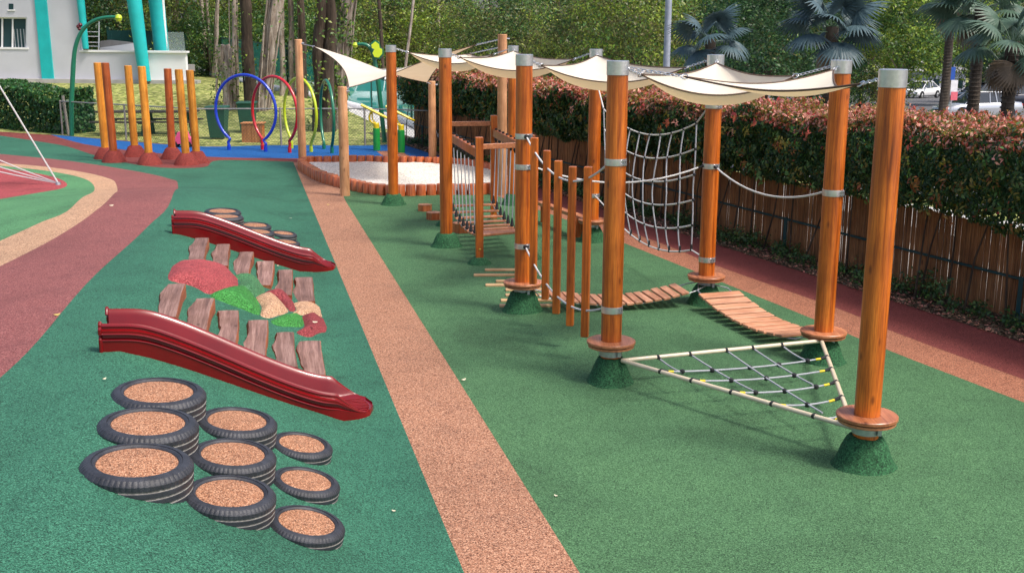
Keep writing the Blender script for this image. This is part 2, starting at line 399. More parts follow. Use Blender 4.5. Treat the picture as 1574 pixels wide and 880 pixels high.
def leaves(name, P, Nn, L, Wd, mat_idx, mats, parent=None, droop=.25):
    """P centres (n,3) Nn normals (n,3) L lengths: one folded four-point leaf each"""
    n = len(P); Nn = Nn/np.linalg.norm(Nn, axis=1)[:, None]
    tdir = rng.normal(size=(n, 3)); tdir[:, 2] -= droop
    tdir -= Nn*(tdir*Nn).sum(1)[:, None]; tdir /= np.linalg.norm(tdir, axis=1)[:, None]
    sdir = np.cross(Nn, tdir); L = np.asarray(L)[:, None]; Wd = np.asarray(Wd)[:, None]
    v = np.empty((n, 4, 3)); v[:, 0] = P - tdir*L/2; v[:, 1] = P + sdir*Wd/2 + Nn*Wd*.18; v[:, 2] = P + tdir*L/2 - Nn*L*.12; v[:, 3] = P - sdir*Wd/2 + Nn*Wd*.18
    off = np.array(parent_loc(parent)) if parent is not None else np.zeros(3)
    v = (v.reshape(-1, 3) - off)
    me = bpy.data.meshes.new(name); me.vertices.add(4*n); me.vertices.foreach_set('co', v.ravel())
    me.loops.add(4*n); me.loops.foreach_set('vertex_index', np.arange(4*n, dtype=np.int32))
    me.polygons.add(n); me.polygons.foreach_set('loop_start', np.arange(0, 4*n, 4, dtype=np.int32)); 
    me.polygons.foreach_set('material_index', np.asarray(mat_idx, dtype=np.int32))
    for m_ in mats: me.materials.append(MATS[m_])
    me.update(calc_edges=True); me.validate()
    o = bpy.data.objects.new(name, me); COL.objects.link(o)
    if parent is not None: o.parent = parent
    return o

# ================================================================== GROUND (one partitioned sheet)
def P2(pts, f=T): return [(f(*p).x, f(*p).y) for p in pts]
def smooth_poly(pts, n=5, closed=False):
    out = []; k = len(pts)
    for i in range(k if closed else k-1):
        p0 = pts[(i-1) % k] if closed or i > 0 else pts[i]; p1 = pts[i]; p2 = pts[(i+1) % k]; p3 = pts[(i+2) % k] if closed or i < k-2 else pts[(i+1) % k]
        for j in range(n):
            t_ = j/n
            out.append(tuple(.5*((2*p1[a]) + (-p0[a]+p2[a])*t_ + (2*p0[a]-5*p1[a]+4*p2[a]-p3[a])*t_*t_ + (-p0[a]+3*p1[a]-3*p2[a]+p3[a])*t_**3) for a in range(2)))
    if not closed: out.append(tuple(pts[-1][:2]))
    return out
eU = lambda o, u: from_ou(o, u)
farL = P2([(450, 253)])[0]
strip = [eU(0, -9), eU(0, 23.45), eU(-1.25, 23.0), eU(-.78, 20), eU(-.70, 16), eU(-.71, -9)]
purp_r = smooth_poly(P2([(0, 590), (60, 530), (150, 425), (225, 355), (262, 312), (272, 290), (258, 280), (200, 268), (100, 254), (0, 245)]))
op = smooth_poly(P2([(0, 417), (80, 375), (140, 335), (172, 306), (178, 292), (160, 279), (110, 269), (50, 262), (0, 259)]))
oi_ = smooth_poly(P2([(0, 378), (60, 350), (110, 325), (140, 303), (142, 291), (120, 279), (70, 270), (0, 263)]))
ri = smooth_poly(P2([(0, 314), (50, 305), (92, 297), (101, 289), (80, 279), (30, 270), (0, 266)]))
def ext(poly, a, b): return [a] + poly + [b]
def L0(p, dx): return (p[0]+dx, p[1])
purple = [(-16, -3), (-3.7, -3), (-4.6, 6.5)] + purp_r + [(-24, 33.2), (-30, 20)]
orange_c = [(-7.9, -3), (-7.2, 8)] + op + [(-22, 30.2), (-28, 18)]
green_in = [(-9.5, -3), (-8.8, 10)] + oi_ + [(-21, 29.8), (-28, 18)]
red_in = ri + [(-18, 27), (-16, 19)]
gtop = smooth_poly(P2([(0, 217), (50, 224), (100, 232), (150, 247), (230, 262), (310, 262), (335, 251), (450, 252)]))
green_l = [eU(0, -9)] + [eU(0, 23.45)] + gtop[::-1] + [(-40, 45), (-40, -5)]
blue = smooth_poly(P2([(75, 214), (150, 220), (300, 230), (420, 227), (560, 226), (640, 222), (700, 230), (745, 240)]), 4) + smooth_poly(P2([(700, 247), (460, 247), (300, 245), (150, 232), (90, 219)]), 4)
tanr = [fp(-13, -1.9), fp(-6, -1.62), fp(0, -1.45), fp(4, -1.37), fp(20, -1.3), fp(20, -.72), fp(4, -.8), fp(0, -.86), fp(-6, -.95), fp(-13, -1.1)]
tn_near = smooth_poly([(fp(-16, -1.3)), (fp(-13, -1.5)), ] + P2([(850, 330), (960, 372), (1200, 465), (1574, 609)], G) + [fp(22, -1.45)])
tn_far = smooth_poly([fp(-16, -.55), fp(-13, -.85)] + P2([(960, 352), (1099, 404), (1300, 473), (1574, 574)], G) + [fp(22, -.86)])
tanr = tn_near + tn_far[::-1]
soilr = [fp(-22, -.05), fp(0, 0), fp(22, 0), fp(22, .95), fp(-22, .95)]
pave_r = [fp(-60, .95), fp(40, .95), fp(40, 9), fp(-20, 5)]
FY = P2([(95, 214), (300, 229), (560, 225), (720, 231)])
fence_pts = [(-26, 42.5)] + [(-14.4, 36.7), (-9.3, 33.4), (-4.4, 33.9), (-1.2, 33.2)] + [(fp(-17.5, -.05))]
grass_poly = fence_pts + [fp(-22, .95), (-1, 60), (-1, 90), (-60, 90), (-60, 45)]
road_back = [(-4.9, 44.5), (3.5, 40.5), (14, 37), (30, 60), (5, 75), (-9, 58)]
red_back = fence_pts + [fp(-22, 0), fp(22, 0), fp(22, -1.0)] + tn_far[::-1][:-1] + [fp(-16, -2.5)] + [eU(-1.25, 23.0), eU(0, 23.45)] + gtop[::-1] + [(-40, 45), (-40, 55)]
green_r = [eU(-.71, -9), eU(-.70, 16), eU(-.78, 20), eU(-1.25, 23.0), fp(-16, -2.5)] + tn_near + [(14, -5)]
parking = [fp(-30, 6), fp(40, 9), (200, -40), (200, 130), (12, 130), (5, 75)]
REG = [('strip', strip), ('tanr', tanr), ('soilr', soilr), ('red_in', red_in), ('green_in', green_in), ('orange_c', orange_c), ('purple', purple),
       ('blue', blue), ('green_l', green_l), ('green_r', green_r), ('redb', red_back), ('pave', pave_r), ('road_back', road_back), ('grass', grass_poly), ('parking', parking)]
def build_ground():
    V2 = []; E = []
    def addp(p): V2.append(Vector((p[0], p[1]))); return len(V2)-1
    for nm, poly in REG:
        pts = []
        k = len(poly)
        for i in range(k):
            a, b_ = Vector(poly[i][:2]), Vector(poly[(i+1) % k][:2]); L = (b_-a).length; q = max(1, int(L/.5)) if max(abs(a.x), abs(a.y)) < 45 else max(1, int(L/6))
            for j in range(q): pts.append(a.lerp(b_, j/q))
        ids = [addp(p) for p in pts]
        E += [(ids[i], ids[(i+1) % len(ids)]) for i in range(len(ids))]
    x = -9.0
    for x in np.arange(-12, 6, .22):
        for y in np.arange(5, 26, .22): addp((x+random.uniform(-.02, .02), y+random.uniform(-.02, .02)))
    for x in np.arange(-34, 26, .9):
        for y in np.arange(-4, 62, .9):
            if not (-12 < x < 6 and 5 < y < 26): addp((x+random.uniform(-.05, .05), y+random.uniform(-.05, .05)))
    for x in np.arange(-80, 90, 5):
        for y in np.arange(-20, 140, 5):
            if not (-34 < x < 26 and -4 < y < 62): addp((x+random.uniform(-.3, .3), y))
    for x in np.arange(-900, 901, 100):
        for y in np.arange(-300, 1501, 100):
            if not (-80 < x < 90 and -20 < y < 140): addp((x, y))
    vo, eo, fo, *_ = geometry.delaunay_2d_cdt(V2, E, [], 0, 1e-5)
    vo = np.array([(v.x, v.y) for v in vo]); fo = np.array([list(f) for f in fo]); cen = vo[fo].mean(1)
    who = np.full(len(fo), -1)
    for ri_, (nm, poly) in enumerate(REG):
        inside = np.zeros(len(fo), bool); k = len(poly)
        for i in range(k):
            x1, y1 = poly[i][:2]; x2, y2 = poly[(i+1) % k][:2]
            if y1 == y2: continue
            c = ((y1 > cen[:, 1]) != (y2 > cen[:, 1])) & (cen[:, 0] < (x2-x1)*(cen[:, 1]-y1)/(y2-y1)+x1)
            inside ^= c
        who[(who < 0) & inside] = ri_
    z = np.array([terr(x, y) for x, y in vo])
    names = {'strip': ('orange_path', 'rub_orange'), 'tanr': ('tan_path', 'rub_orange_r'), 'soilr': ('soil_bed', 'soil'), 'red_in': ('red_ground', 'rub_pink'),
             'green_in': ('green_lawn_surface', 'rub_green_in'), 'orange_c': ('curved_orange_path', 'rub_sand'), 'purple': ('curved_path', 'rub_purple'),
             'blue': ('blue_ground', 'rub_blue'), 'green_l': ('teal_ground', 'rub_green_l'), 'green_r': ('green_ground', 'rub_green_r'), 'redb': ('red_path', 'rub_red'),
             'pave': ('pavement', 'pave'), 'road_back': ('road', 'asphalt_light'), 'grass': ('grass_slope', 'grass'), 'parking': ('parking_ground', 'asphalt'), 'rest': ('ground', 'grass')}
    for ri_ in range(-1, len(REG)):
        fs = fo[who == ri_]
        if not len(fs): continue
        used, inv = np.unique(fs, return_inverse=True); inv = inv.reshape(fs.shape)
        nm, mt = names[REG[ri_][0] if ri_ >= 0 else 'rest']
        me = bpy.data.meshes.new(nm); me.from_pydata([(vo[i][0], vo[i][1], z[i]) for i in used], [], [tuple(int(a) for a in f) for f in inv])
        me.materials.append(MATS[mt]); me.shade_smooth(); o = bpy.data.objects.new(nm, me); COL.objects.link(o); tag(o, kind='structure')
build_ground()

# ================================================================== LOG POSTS OF THE CLIMBING COURSE
POST = {'L1': (-2.33, 22.14), 'L2': (-1.04, 17.73), 'L3': (.13, 13.49), 'L4': (.96, 10.62), 'N': (2.77, 8.44), 'R4': (3.22, 11.38), 'R3': (2.43, 13.93), 'R2': (1.30, 18.24), 'R1': (0, 22.24)}
PH = 3.05; PR = .1
plabel = {'L1': 'round orange log post in front of the sandpit, farthest of the left row',
          'L2': 'round orange log post at the near end of the hanging bridge frame',
          'L3': 'round log post with three clamps, left of the hanging square poles',
          'L4': 'round log post with a disc at the left corner of the triangular net',
          'N': 'nearest log post, with a wide disc, at the front corner of the triangular net',
          'R4': 'log post with a disc at the back right corner of the triangular net',
          'R3': 'log post with a disc between the two curved plank bridges',
          'R2': 'log post with a low disc at the far edge of the rope net',
          'R1': 'far right log post of the course, beside the tallest tan post'}
clampz = {'L3': [2.11, 1.75, .80], 'L4': [2.13, .72], 'R3': [2.45, 1.72, .56], 'R4': [1.75], 'R2': [2.5, .75], 'N': []}
discz = {'N': .40, 'L4': .39, 'L3': .34, 'R3': .34, 'R4': .30, 'R2': .34}
def ngon(r, n, ph=0): return [(r*math.cos(2*PI*i/n+ph), r*math.sin(2*PI*i/n+ph)) for i in range(n)]
for k, (x, y) in POST.items():
    t_ = thing('log_post', (x, y, 0), plabel[k], 'post', 'round log posts of the climbing course')
    mb = MB(); mb.lathe([(PR*.99, .02), (PR*.99, .6), (PR*1.0, 1.6), (PR*.975, PH-.10)], 36, (x, y, 0)); mb.build('shaft', 'wood_post', t_)
    mb = MB(); mb.lathe([(PR*1.03, PH-.125), (PR*1.03, PH), (PR*.97, PH+.004), (0, PH+.004)], 36, (x, y, 0)); mb.build('cap', 'steel', t_)
    # rubber mound at the foot
    mb = MB(); rr = .245 if k not in ('R2', 'R1') else .23; hh = .21 if k in ('L1', 'L2', 'R1') else .24
    prof = [(rr*1.05, -.02), (rr*.99, .004), (rr*.91, .03), (rr*.81, hh*.33), (rr*.70, hh*.66), (rr*.56, hh*.93), (rr*.49, hh), (.09, hh+.002)]
    mb.lathe(prof, 40, (x, y, 0)); vs = []
    for v in mb.v:
        q = Vector(v); d = Vector((q.x-x, q.y-y)); a = math.atan2(d.y, d.x); f_ = 1 + .06*math.sin(a*2+x*5) + .04*noise.noise(q*9)
        vs.append((x+d.x*f_, y+d.y*f_, q.z + .012*noise.noise(q*14) if q.z > .02 else q.z))
    mb.v = vs; mb.build('rubber_foot', 'rub_dgreen', t_)
    if k in discz:
        z = discz[k]; r = .235
        mb = MB(); mb.lathe([(PR*1.01, z-.012), (r-.008, z-.012), (r, z-.006), (r, z+.014), (r-.006, z+.02), (PR*1.01, z+.02)], 56, (x, y, 0), closed=True)
        dd = mb.build('disc', 'wood_disc', t_)
        mb = MB(); mb.lathe([(PR*1.01, z-.045), (r-.02, z-.045), (r-.012, z-.04), (r-.012, z-.02), (PR*1.01, z-.02)], 56, (x, y, 0), closed=True); mb.build('lower_disc', 'wood_disc', t_)
        mb = MB(); mb.lathe([(PR*1.0, z-.13), (PR*1.09, z-.13), (PR*1.09, z-.05), (PR*1.0, z-.05)], 36, (x, y, 0), closed=True)
        mb.box((x+.07, y-.095, z-.09), (.03, .05, .06)); mb.build('base_collar', 'steel_dull', t_)
    for z in clampz.get(k, []):
        mb = MB(); mb.lathe([(PR, z-.032), (PR*1.035, z-.032), (PR*1.045, z-.015), (PR*1.045, z+.015), (PR*1.035, z+.032), (PR, z+.032)], 36, (x, y, 0), closed=True)
        a = -PI/2 + .75 if k != 'R3' else -PI/2+.5
        cx, cy = x+math.cos(a)*PR*1.08, y+math.sin(a)*PR*1.08; Mz = Matrix.Rotation(a, 4, 'Z')
        for s_ in (-1, 1): mb.box((cx-math.sin(a)*.012*s_, cy+math.cos(a)*.012*s_, z), (.03, .006, .062), Mz)
        for dz in (-.017, .017):
            mb.tube([(cx-math.sin(a)*.03, cy+math.cos(a)*.03, z+dz), (cx+math.sin(a)*.03, cy-math.cos(a)*.03, z+dz)], .008, 6)
        mb.build('clamp', 'steel', t_)
def pz(k, z): return Vector((*POST[k], z))
def side(k, other, z, r=PR*1.1):
    a = Vector(POST[k]); d = (Vector(POST[other])-a).normalized(); p = a + d*r; return Vector((p.x, p.y, z))

# ------------------------------------------------------------------ ropes
def dots(name, mat, pts, prof, parent, n=8):
    first_ = None; org = parent_loc(parent)
    for p in pts:
        if first_ is None: mb = MB(); mb.lathe(prof, n); first_ = o = mb.build(name, mat, parent, world=False)
        else: o = first_.copy(); COL.objects.link(o); o.parent = parent
        o.location = Vector(p)-org
def kprof(r): return [(0, -r), (r*.8, -r*.6), (r, 0), (r*.8, r*.6), (0, r)]
def knot(mb, p, r=.02, n=6):
    mb.lathe([(0, -r), (r*.8, -r*.6), (r, 0), (r*.8, r*.6), (0, r)], n, p)
def rope(name, pts, r, mat, label=None, cat='rope', group=None, ends=True, parent=None):
    if parent is None: o = thing(name, pts[0], label, cat, group)
    else: o = parent
    MB().tube(pts, r, 7).build('cord', mat, o)
    if ends:
        for a, b in ((pts[0], pts[1]), (pts[-1], pts[-2])):
            mb = MB(); a, b = Vector(a), Vector(b); d = (b-a).normalized(); mb.tube([a-d*.02, a, a+d*.01, a+d*.06], [.018, .022, .014, .012], 8); mb.build('rope_end', 'black_plastic', o)
    return o
HR = .011
rope('hand_rope', sag_line(side('L3', 'R3', 1.75), side('R3', 'L3', 1.72), .20), HR, 'rope_white', 'sagging white hand rope above the left plank bridge, clamped between two log posts', 'rope')
rope('hand_rope', sag_line(side('R3', 'R4', 1.72), side('R4', 'R3', 1.75), .19), HR, 'rope_white', 'single sagging white rope above the right plank bridge near the hedge', 'rope')

# hanging square poles between L3 and L4
t_ = thing('hanging_pole_wall', (*POST['L3'], 0), 'five square wooden poles threaded on two white ropes, hanging between two log posts', 'climbing poles')
up = sag_line(side('L3', 'L4', 2.11), side('L4', 'L3', 2.13), .34, 24); lo = sag_line(side('L3', 'L4', .80), side('L4', 'L3', .72), .30, 24)
MB().tube(up, .011, 8).build('upper_rope', 'rope_white', t_); MB().tube(lo, .011, 8).build('lower_rope', 'rope_white', t_)
def at_line(L, f): i = f*(len(L)-1); k_ = int(min(i, len(L)-2)); return L[k_].lerp(L[k_+1], i-k_)
for i, f in enumerate((.115, .285, .43, .60, .77)):
    a, b_ = at_line(up, f), at_line(lo, f); p = (a+b_)/2
    tops = (2.13, 2.03, 1.96, 1.95, 2.0)[i]; bots = (.42, .34, .27, .25, .25)[i]
    mb = MB(); mb.box((p.x, p.y, (tops+bots)/2), (.078, .078, tops-bots), Matrix.Rotation(-.3+.12*random.random(), 4, 'Z'), bev=.006)
    po = mb.build('pole', 'wood_post', t_)
dots('rope_clamp', 'black_plastic', [L[k_] for L in (up, lo) for k_ in (0, -1)], [(0, -.03), (.026, -.02), (.03, 0), (.026, .02), (0, .03)], t_)

# ------------------------------------------------------------------ curved plank bridges
def plank_bridge(a, b_, sag, n, label, wdt=.52, mat='wood_plank_y', crown=0):
    a, b_ = Vector(a), Vector(b_); t_ = thing('plank_bridge', (a+b_)/2*1.0 - Vector((0, 0, ((a+b_)/2).z)), label, 'bridge', 'curved plank bridges')
    L = sag_line(a, b_, sag, 40); d = (b_-a); d.z = 0; d.normalize(); nrm = Vector((-d.y, d.x, 0)); org = parent_loc(t_)
    for i in range(n):
        f = .085 + .83*(i+.5)/n; p = at_line(L, f); q = at_line(L, min(1, f+.02)); tg = (q-p).normalized(); up_ = nrm.cross(tg); 
        if up_.z < 0: up_ = -up_
        pw = (b_-a).length*.83/n*.78
        M_ = Matrix((( tg.x, nrm.x, up_.x, 0), (tg.y, nrm.y, up_.y, 0), (tg.z, nrm.z, up_.z, 0), (0, 0, 0, 1)))
        M_ = M_ @ Matrix.Rotation(random.uniform(-.025, .025), 4, 'Z') @ Matrix.Rotation(random.uniform(-.02, .02), 4, 'X')
        mb = MB(); mb.box((0, 0, 0), (pw, wdt, .03), bev=.004); ob = mb.build('plank', mat, t_, world=False)
        ob.matrix_local = Matrix.Translation(p-org) @ M_
    for s_ in (-1, 1):
        mb = MB(); pts = [p + nrm*s_*(wdt*.38) - Vector((0, 0, .026)) for p in L]
        pts[0] = a + nrm*s_*.05; pts[-1] = b_ + nrm*s_*.05
        for i in range(1, len(pts)-1, 1): pass
        mb.tube(pts, .008, 6)
        for i in range(1, 5):
            mb.lathe([(.008, -.004), (.014, 0), (.008, .004)], 8, pts[i])
            mb.lathe([(.008, -.004), (.014, 0), (.008, .004)], 8, pts[-1-i])
        mb.build('chain', 'steel_dull', t_)
    return t_
zb = .235
plank_bridge(side('L3', 'R3', zb+.02, .12), side('R3', 'L3', zb+.02, .12), .17, 15, 'curved plank bridge behind the hanging poles, left of the disc post by the hedge')
plank_bridge(side('R3', 'R4', zb+.02, .12), side('R4', 'R3', zb, .12), .15, 11, 'curved plank bridge of eleven boards leading to the back corner of the triangular net', wdt=.55)

# ------------------------------------------------------------------ triangular net
t_ = thing('triangle_net', (2.2, 10, 0), 'low triangular cream pipe frame strung with a grey rope net between three log posts', 'climbing net')
zf = .235
A_ = side('L4', 'N', zf, .12); B_ = side('R4', 'L4', zf+.02, .06); C_ = side('N', 'L4', zf+.02, .16)
A_ = V(953, 10.50, 556); B_ = V(1279, 11.25, 529); C_ = V(1310, 8.62, 655)
A_.z = .24; B_.z = .245; C_.z = .25
A_ = Vector((1.06, 10.50, .24)); B_ = Vector((3.16, 11.22, .25)); C_ = Vector((2.72, 8.60, .25))
for a, b_ in ((A_, B_), (B_, C_), (C_, A_)):
    d = (b_-a).normalized(); MB().tube([a, b_], .021, 12).build('frame_pipe', 'cream_pipe', t_)
Asrc = [(1020, 567), (1070, 580), (1132, 597), (1193, 615), (1258, 633)]; Adst = [(1277, 545), (1280, 563), (1287, 583), (1290, 606), (1294, 628)]
def onseg(p, a, b_):
    d = b_-a; f = max(.02, min(.98, (p-a).dot(d)/d.length_squared)); return a + d*f
KP = []; linesA = []; linesB = []
for s_, d_ in zip(Asrc, Adst):
    a = onseg(G(*s_, .245), A_, C_); b_ = onseg(G(*d_, .245), B_, C_); L = sag_line(a, b_, .035, 10); linesA.append(L)
    MB().tube(L, .0085, 7).build('rope', 'rope_grey', t_)
    for q, r_ in ((0, 1), (-1, -2)):
        dd = (L[r_]-L[q]).normalized(); mk = MB(); mk.tube([L[q]+Vector((0, 0, .01)), L[q]+dd*.075], [.021, .013], 8); mk.build('rope_socket', 'black_plastic', t_); KP.append(L[q]); ms = MB(); ms.tube([L[q]+dd*.075, L[q]+dd*.13], .0115, 8); ms.build('sleeve', 'yellow_sleeve', t_)
Bsrc = [(1025, 553), (1075, 548), (1130, 541), (1171, 537), (1218, 533)]; Bdst = [(1049, 569), (1163, 598), (1266, 629), (1251, 586), (1241, 549)]
for s_, d_ in zip(Bsrc, Bdst):
    a = onseg(G(*s_, .245), A_, B_); b_ = G(*d_, .225); b_.z = .225; L = sag_line(a, b_, .015, 10); linesB.append(L)
    MB().tube(L, .0085, 7).build('rope', 'rope_grey', t_)
    KP.append(L[0]); dd = (L[1]-L[0]).normalized(); mk = MB(); mk.tube([L[0], L[0]+dd*.06], .014, 8); mk.build('rope_socket', 'black_plastic', t_)
for LA in linesA:
    for LB in linesB:
        best = min(((a-b_).length, a, b_) for a in [at_line(LA, i/40) for i in range(41)] for b_ in [at_line(LB, i/40) for i in range(41)])
        if best[0] < .07: KP.append(best[1])
dots('knot', 'black_plastic', KP, kprof(.027), t_)

# ------------------------------------------------------------------ hanging vertical net R2 -> R3
t_ = thing('rope_net', (*POST['R2'], 0), 'tall hanging net of white ropes between two log posts in front of the hedge', 'climbing net')
TL, TR = V(925, 17.7, 166), V(1068, 14.35, 186); BL, BR = V(931, 17.6, 318), V(1062, 14.4, 381)
def netp(u, v):
    p = TL.lerp(TR, u).lerp(BL.lerp(BR, u), v); s_ = 4*u*(1-u)
    p.z -= s_*(.26 - .02*v); off_ = FN*(-.12*s_*math.sin(PI*v)); return p + Vector((off_.x, off_.y, 0))
rows, cols = 6, 10; KP = []; KE = []
for j in range(rows):
    v = j/(rows-1); MB().tube([netp(i/30, v) for i in range(31)], .011, 6).build('horizontal_rope', 'rope_white', t_)
for i in range(cols):
    u = i/(cols-1); wob = random.uniform(-.012, .012)
    MB().tube([netp(min(1, max(0, u + wob*math.sin(PI*k_/10*3))), k_/10) for k_ in range(11)], .0095, 6).build('vertical_rope', 'rope_grey', t_)
    for j in range(rows): KP.append(netp(u, j/(rows-1)))
    KE.append(netp(u, 1))
dots('knot', 'black_plastic', KP, kprof(.021), t_, 7); dots('rope_socket', 'black_plastic', KE, [(.012, 0), (.017, .02), (.013, .075)], t_, 7)
mb = MB(); mb.tube([side('R2', 'R3', 2.5), TL], .011, 6); mb.tube([side('R2', 'R3', .75), BL], .011, 6)
mb.tube([side('R3', 'R2', 2.45), TR], .011, 6); mb.tube([side('R3', 'R2', .56), BR], .011, 6); mb.build('tie_rope', 'rope_white', t_)

# ------------------------------------------------------------------ rope swing bridge between L2 and L3
FLp, FRp, BLp, BRp = Vector((-.48, 16.35)), Vector((.27, 16.75)), Vector((-1.17, 19.7)), Vector((-.33, 19.9))
t_ = thing('hanging_bridge', (-.4, 18, 0), 'wooden frame of four square posts with a slatted bridge hung on grey ropes', 'bridge')
Hs = [1.84, 1.84, 1.9, 1.9]; rot_ = Matrix.Rotation(.15, 4, 'Z')
for p, h_ in zip((FLp, FRp, BLp, BRp), Hs):
    mb = MB(); mb.box((p.x, p.y, h_/2), (.11, .11, h_), rot_, bev=.006); sp = mb.build('square_post', 'wood_post', t_)
    mb = MB(); mb.lathe([(.19, -.02), (.17, .02), (.10, .09), (.05, .10)], 24, (p.x, p.y, 0)); mb.build('rubber_foot', 'rub_dgreen', t_)
    mb = MB(); mb.lathe([(0, -.075), (.014, -.07), (.02, -.06), (.02, .06)], 10, (p.x, p.y, .24), M=Matrix.Rotation(PI/2, 4, 'X')); 
    mb = MB(); q = Vector((p.x+.01, p.y-.058, .22)); mb.lathe([(0, .012), (.016, .006), (.018, 0)], 12, q, M=Matrix.Rotation(PI/2, 4, 'X')); mb.build('bolt', 'brass', t_)
def beam(a, b_, z, w_=.06, h_=.1, name='beam'):
    a, b_ = Vector((a.x, a.y, z)), Vector((b_.x, b_.y, z)); d = b_-a; L = d.length; M_ = Matrix.Rotation(math.atan2(d.y, d.x), 4, 'Z')
    mb = MB(); mb.box((a+b_)/2, (L, w_, h_), M_, bev=.005); return mb.build(name, 'wood_disc' if name == 'rail' else 'wood_post', t_)
beam(FLp, FRp, 1.70, .05, .075, 'rail'); beam(BLp, BRp, 1.76, .05, .08, 'rail')
for a, b_ in ((FLp, BLp), (FRp, BRp)):
    beam(a, b_, 1.60, .07, .13)
    KA = []; KB = []; KC = []
    for i in range(9):
        f = .07 + .86*i/8; tp_ = a.lerp(b_, f); mid = (FLp.lerp(BLp, f)+FRp.lerp(BRp, f))/2; bt = tp_.lerp(mid, .10)
        zz = .43 - .17*4*f*(1-f) + .03
        mb = MB(); mb.tube([(tp_.x, tp_.y, 1.52), (bt.x, bt.y, zz)], .009, 6); mb.build('hanging_rope', 'rope_grey', t_)
        KA.append((bt.x, bt.y, zz)); KB.append((tp_.x, tp_.y, 1.50)); KC.append((tp_.x, tp_.y, 1.664))
    dots('rope_socket', 'black_plastic', KA, [(.006, .13), (.014, .10), (.028, .02), (.034, 0), (.02, -.02)], t_); dots('rope_hanger', 'black_plastic', KB, [(.012, .05), (.03, 0), (.012, -.05)], t_); dots('bolt_cap', 'black_plastic', KC, [(.022, 0), (.022, .03), (0, .035)], t_)
for i in range(9):
    f = .07 + .86*i/8; l, r_ = FLp.lerp(BLp, f), FRp.lerp(BRp, f); zz = .42 - .17*4*f*(1-f); d = r_-l
    mb = MB(); c = (l+r_)/2; mb.box((c.x, c.y, zz), (d.length*.96, .115, .03), Matrix.Rotation(math.atan2(d.y, d.x), 4, 'Z'), bev=.004); mb.build('slat', 'wood_disc', t_)
for s_ in (.06, .94):
    mb = MB(); mb.tube([Vector((*(FLp.lerp(BLp, i/20).lerp(FRp.lerp(BRp, i/20), s_)), .405 - .17*4*(i/20)*(1-i/20))) for i in range(21)], .009, 6); mb.build('edge_cable', 'steel_dull', t_)

# ------------------------------------------------------------------ flush timber slats in the ground
slat_px = [(745, 413, 70), (728, 421, 82), (762, 430, 80), (746, 436, 84), (777, 443, 66), (777, 451, 70), (770, 459, 86), (768, 467, 92)]
c0 = G(790, 440, 0); t_ = thing('slat_walkway', (c0.x, c0.y, 0), 'staggered pale timber slats set in the green ground beyond the post with three clamps', 'walkway')
for i, (px, py, wpx) in enumerate(slat_px):
    a = G(px, py, .03); b_ = G(px+wpx, py-1, .03); c = (a+b_)/2; L = (b_-a).length
    mb = MB(); mb.box((0, 0, 0), (L, .095, .040), bev=.006); o = mb.build('slat', 'wood_pale', t_, world=False); o.location = (c.x-c0.x, c.y-c0.y, .004); o.rotation_euler = (0, 0, .04)
# hexagonal stumps, beam
def stump(px, py, label, r=.15, h=.15):
    p = T(px, py); t_ = thing('hex_stump', p, label, 'stump', 'hexagonal wooden stumps')
    mb = MB(); mb.prism(ngon(r, 6, .3), -.01, h-.012, c=p); mb.build('block', 'wood_log', t_)
    mb = MB(); mb.prism(ngon(r+.003, 6, .3), h-.012, h, c=p); mb.build('top', 'wood_disc', t_)
stump(652, 325, 'low hexagonal wooden stump standing nearest the sandpit', .135, .12)
stump(666, 338, 'low hexagonal wooden stump just left of the second log post', .14, .13)
stump(709, 357, 'low hexagonal wooden stump just behind the second log post, under the hanging bridge', .17, .16)
stump(882, 362, 'hexagonal wooden stump beside the disc post behind the hanging poles', .13, .32)
a = V(833, 20.1, 325); b_ = V(893, 18.6, 334)
t_ = thing('balance_beam', ((a.x+b_.x)/2, (a.y+b_.y)/2, 0), 'narrow horizontal wooden balance beam behind the hanging poles', 'beam')
d = b_-a; mb = MB(); mb.box(((a.x+b_.x)/2, (a.y+b_.y)/2, .33), (d.length+.3, .14, .06), Matrix.Rotation(math.atan2(d.y, d.x), 4, 'Z'), bev=.005); mb.build('board', 'wood_disc', t_)
for p in (a, b_): mb = MB(); mb.lathe([(.04, 0), (.04, .30)], 12, (p.x, p.y, 0)); mb.build('leg', 'wood_post', t_)

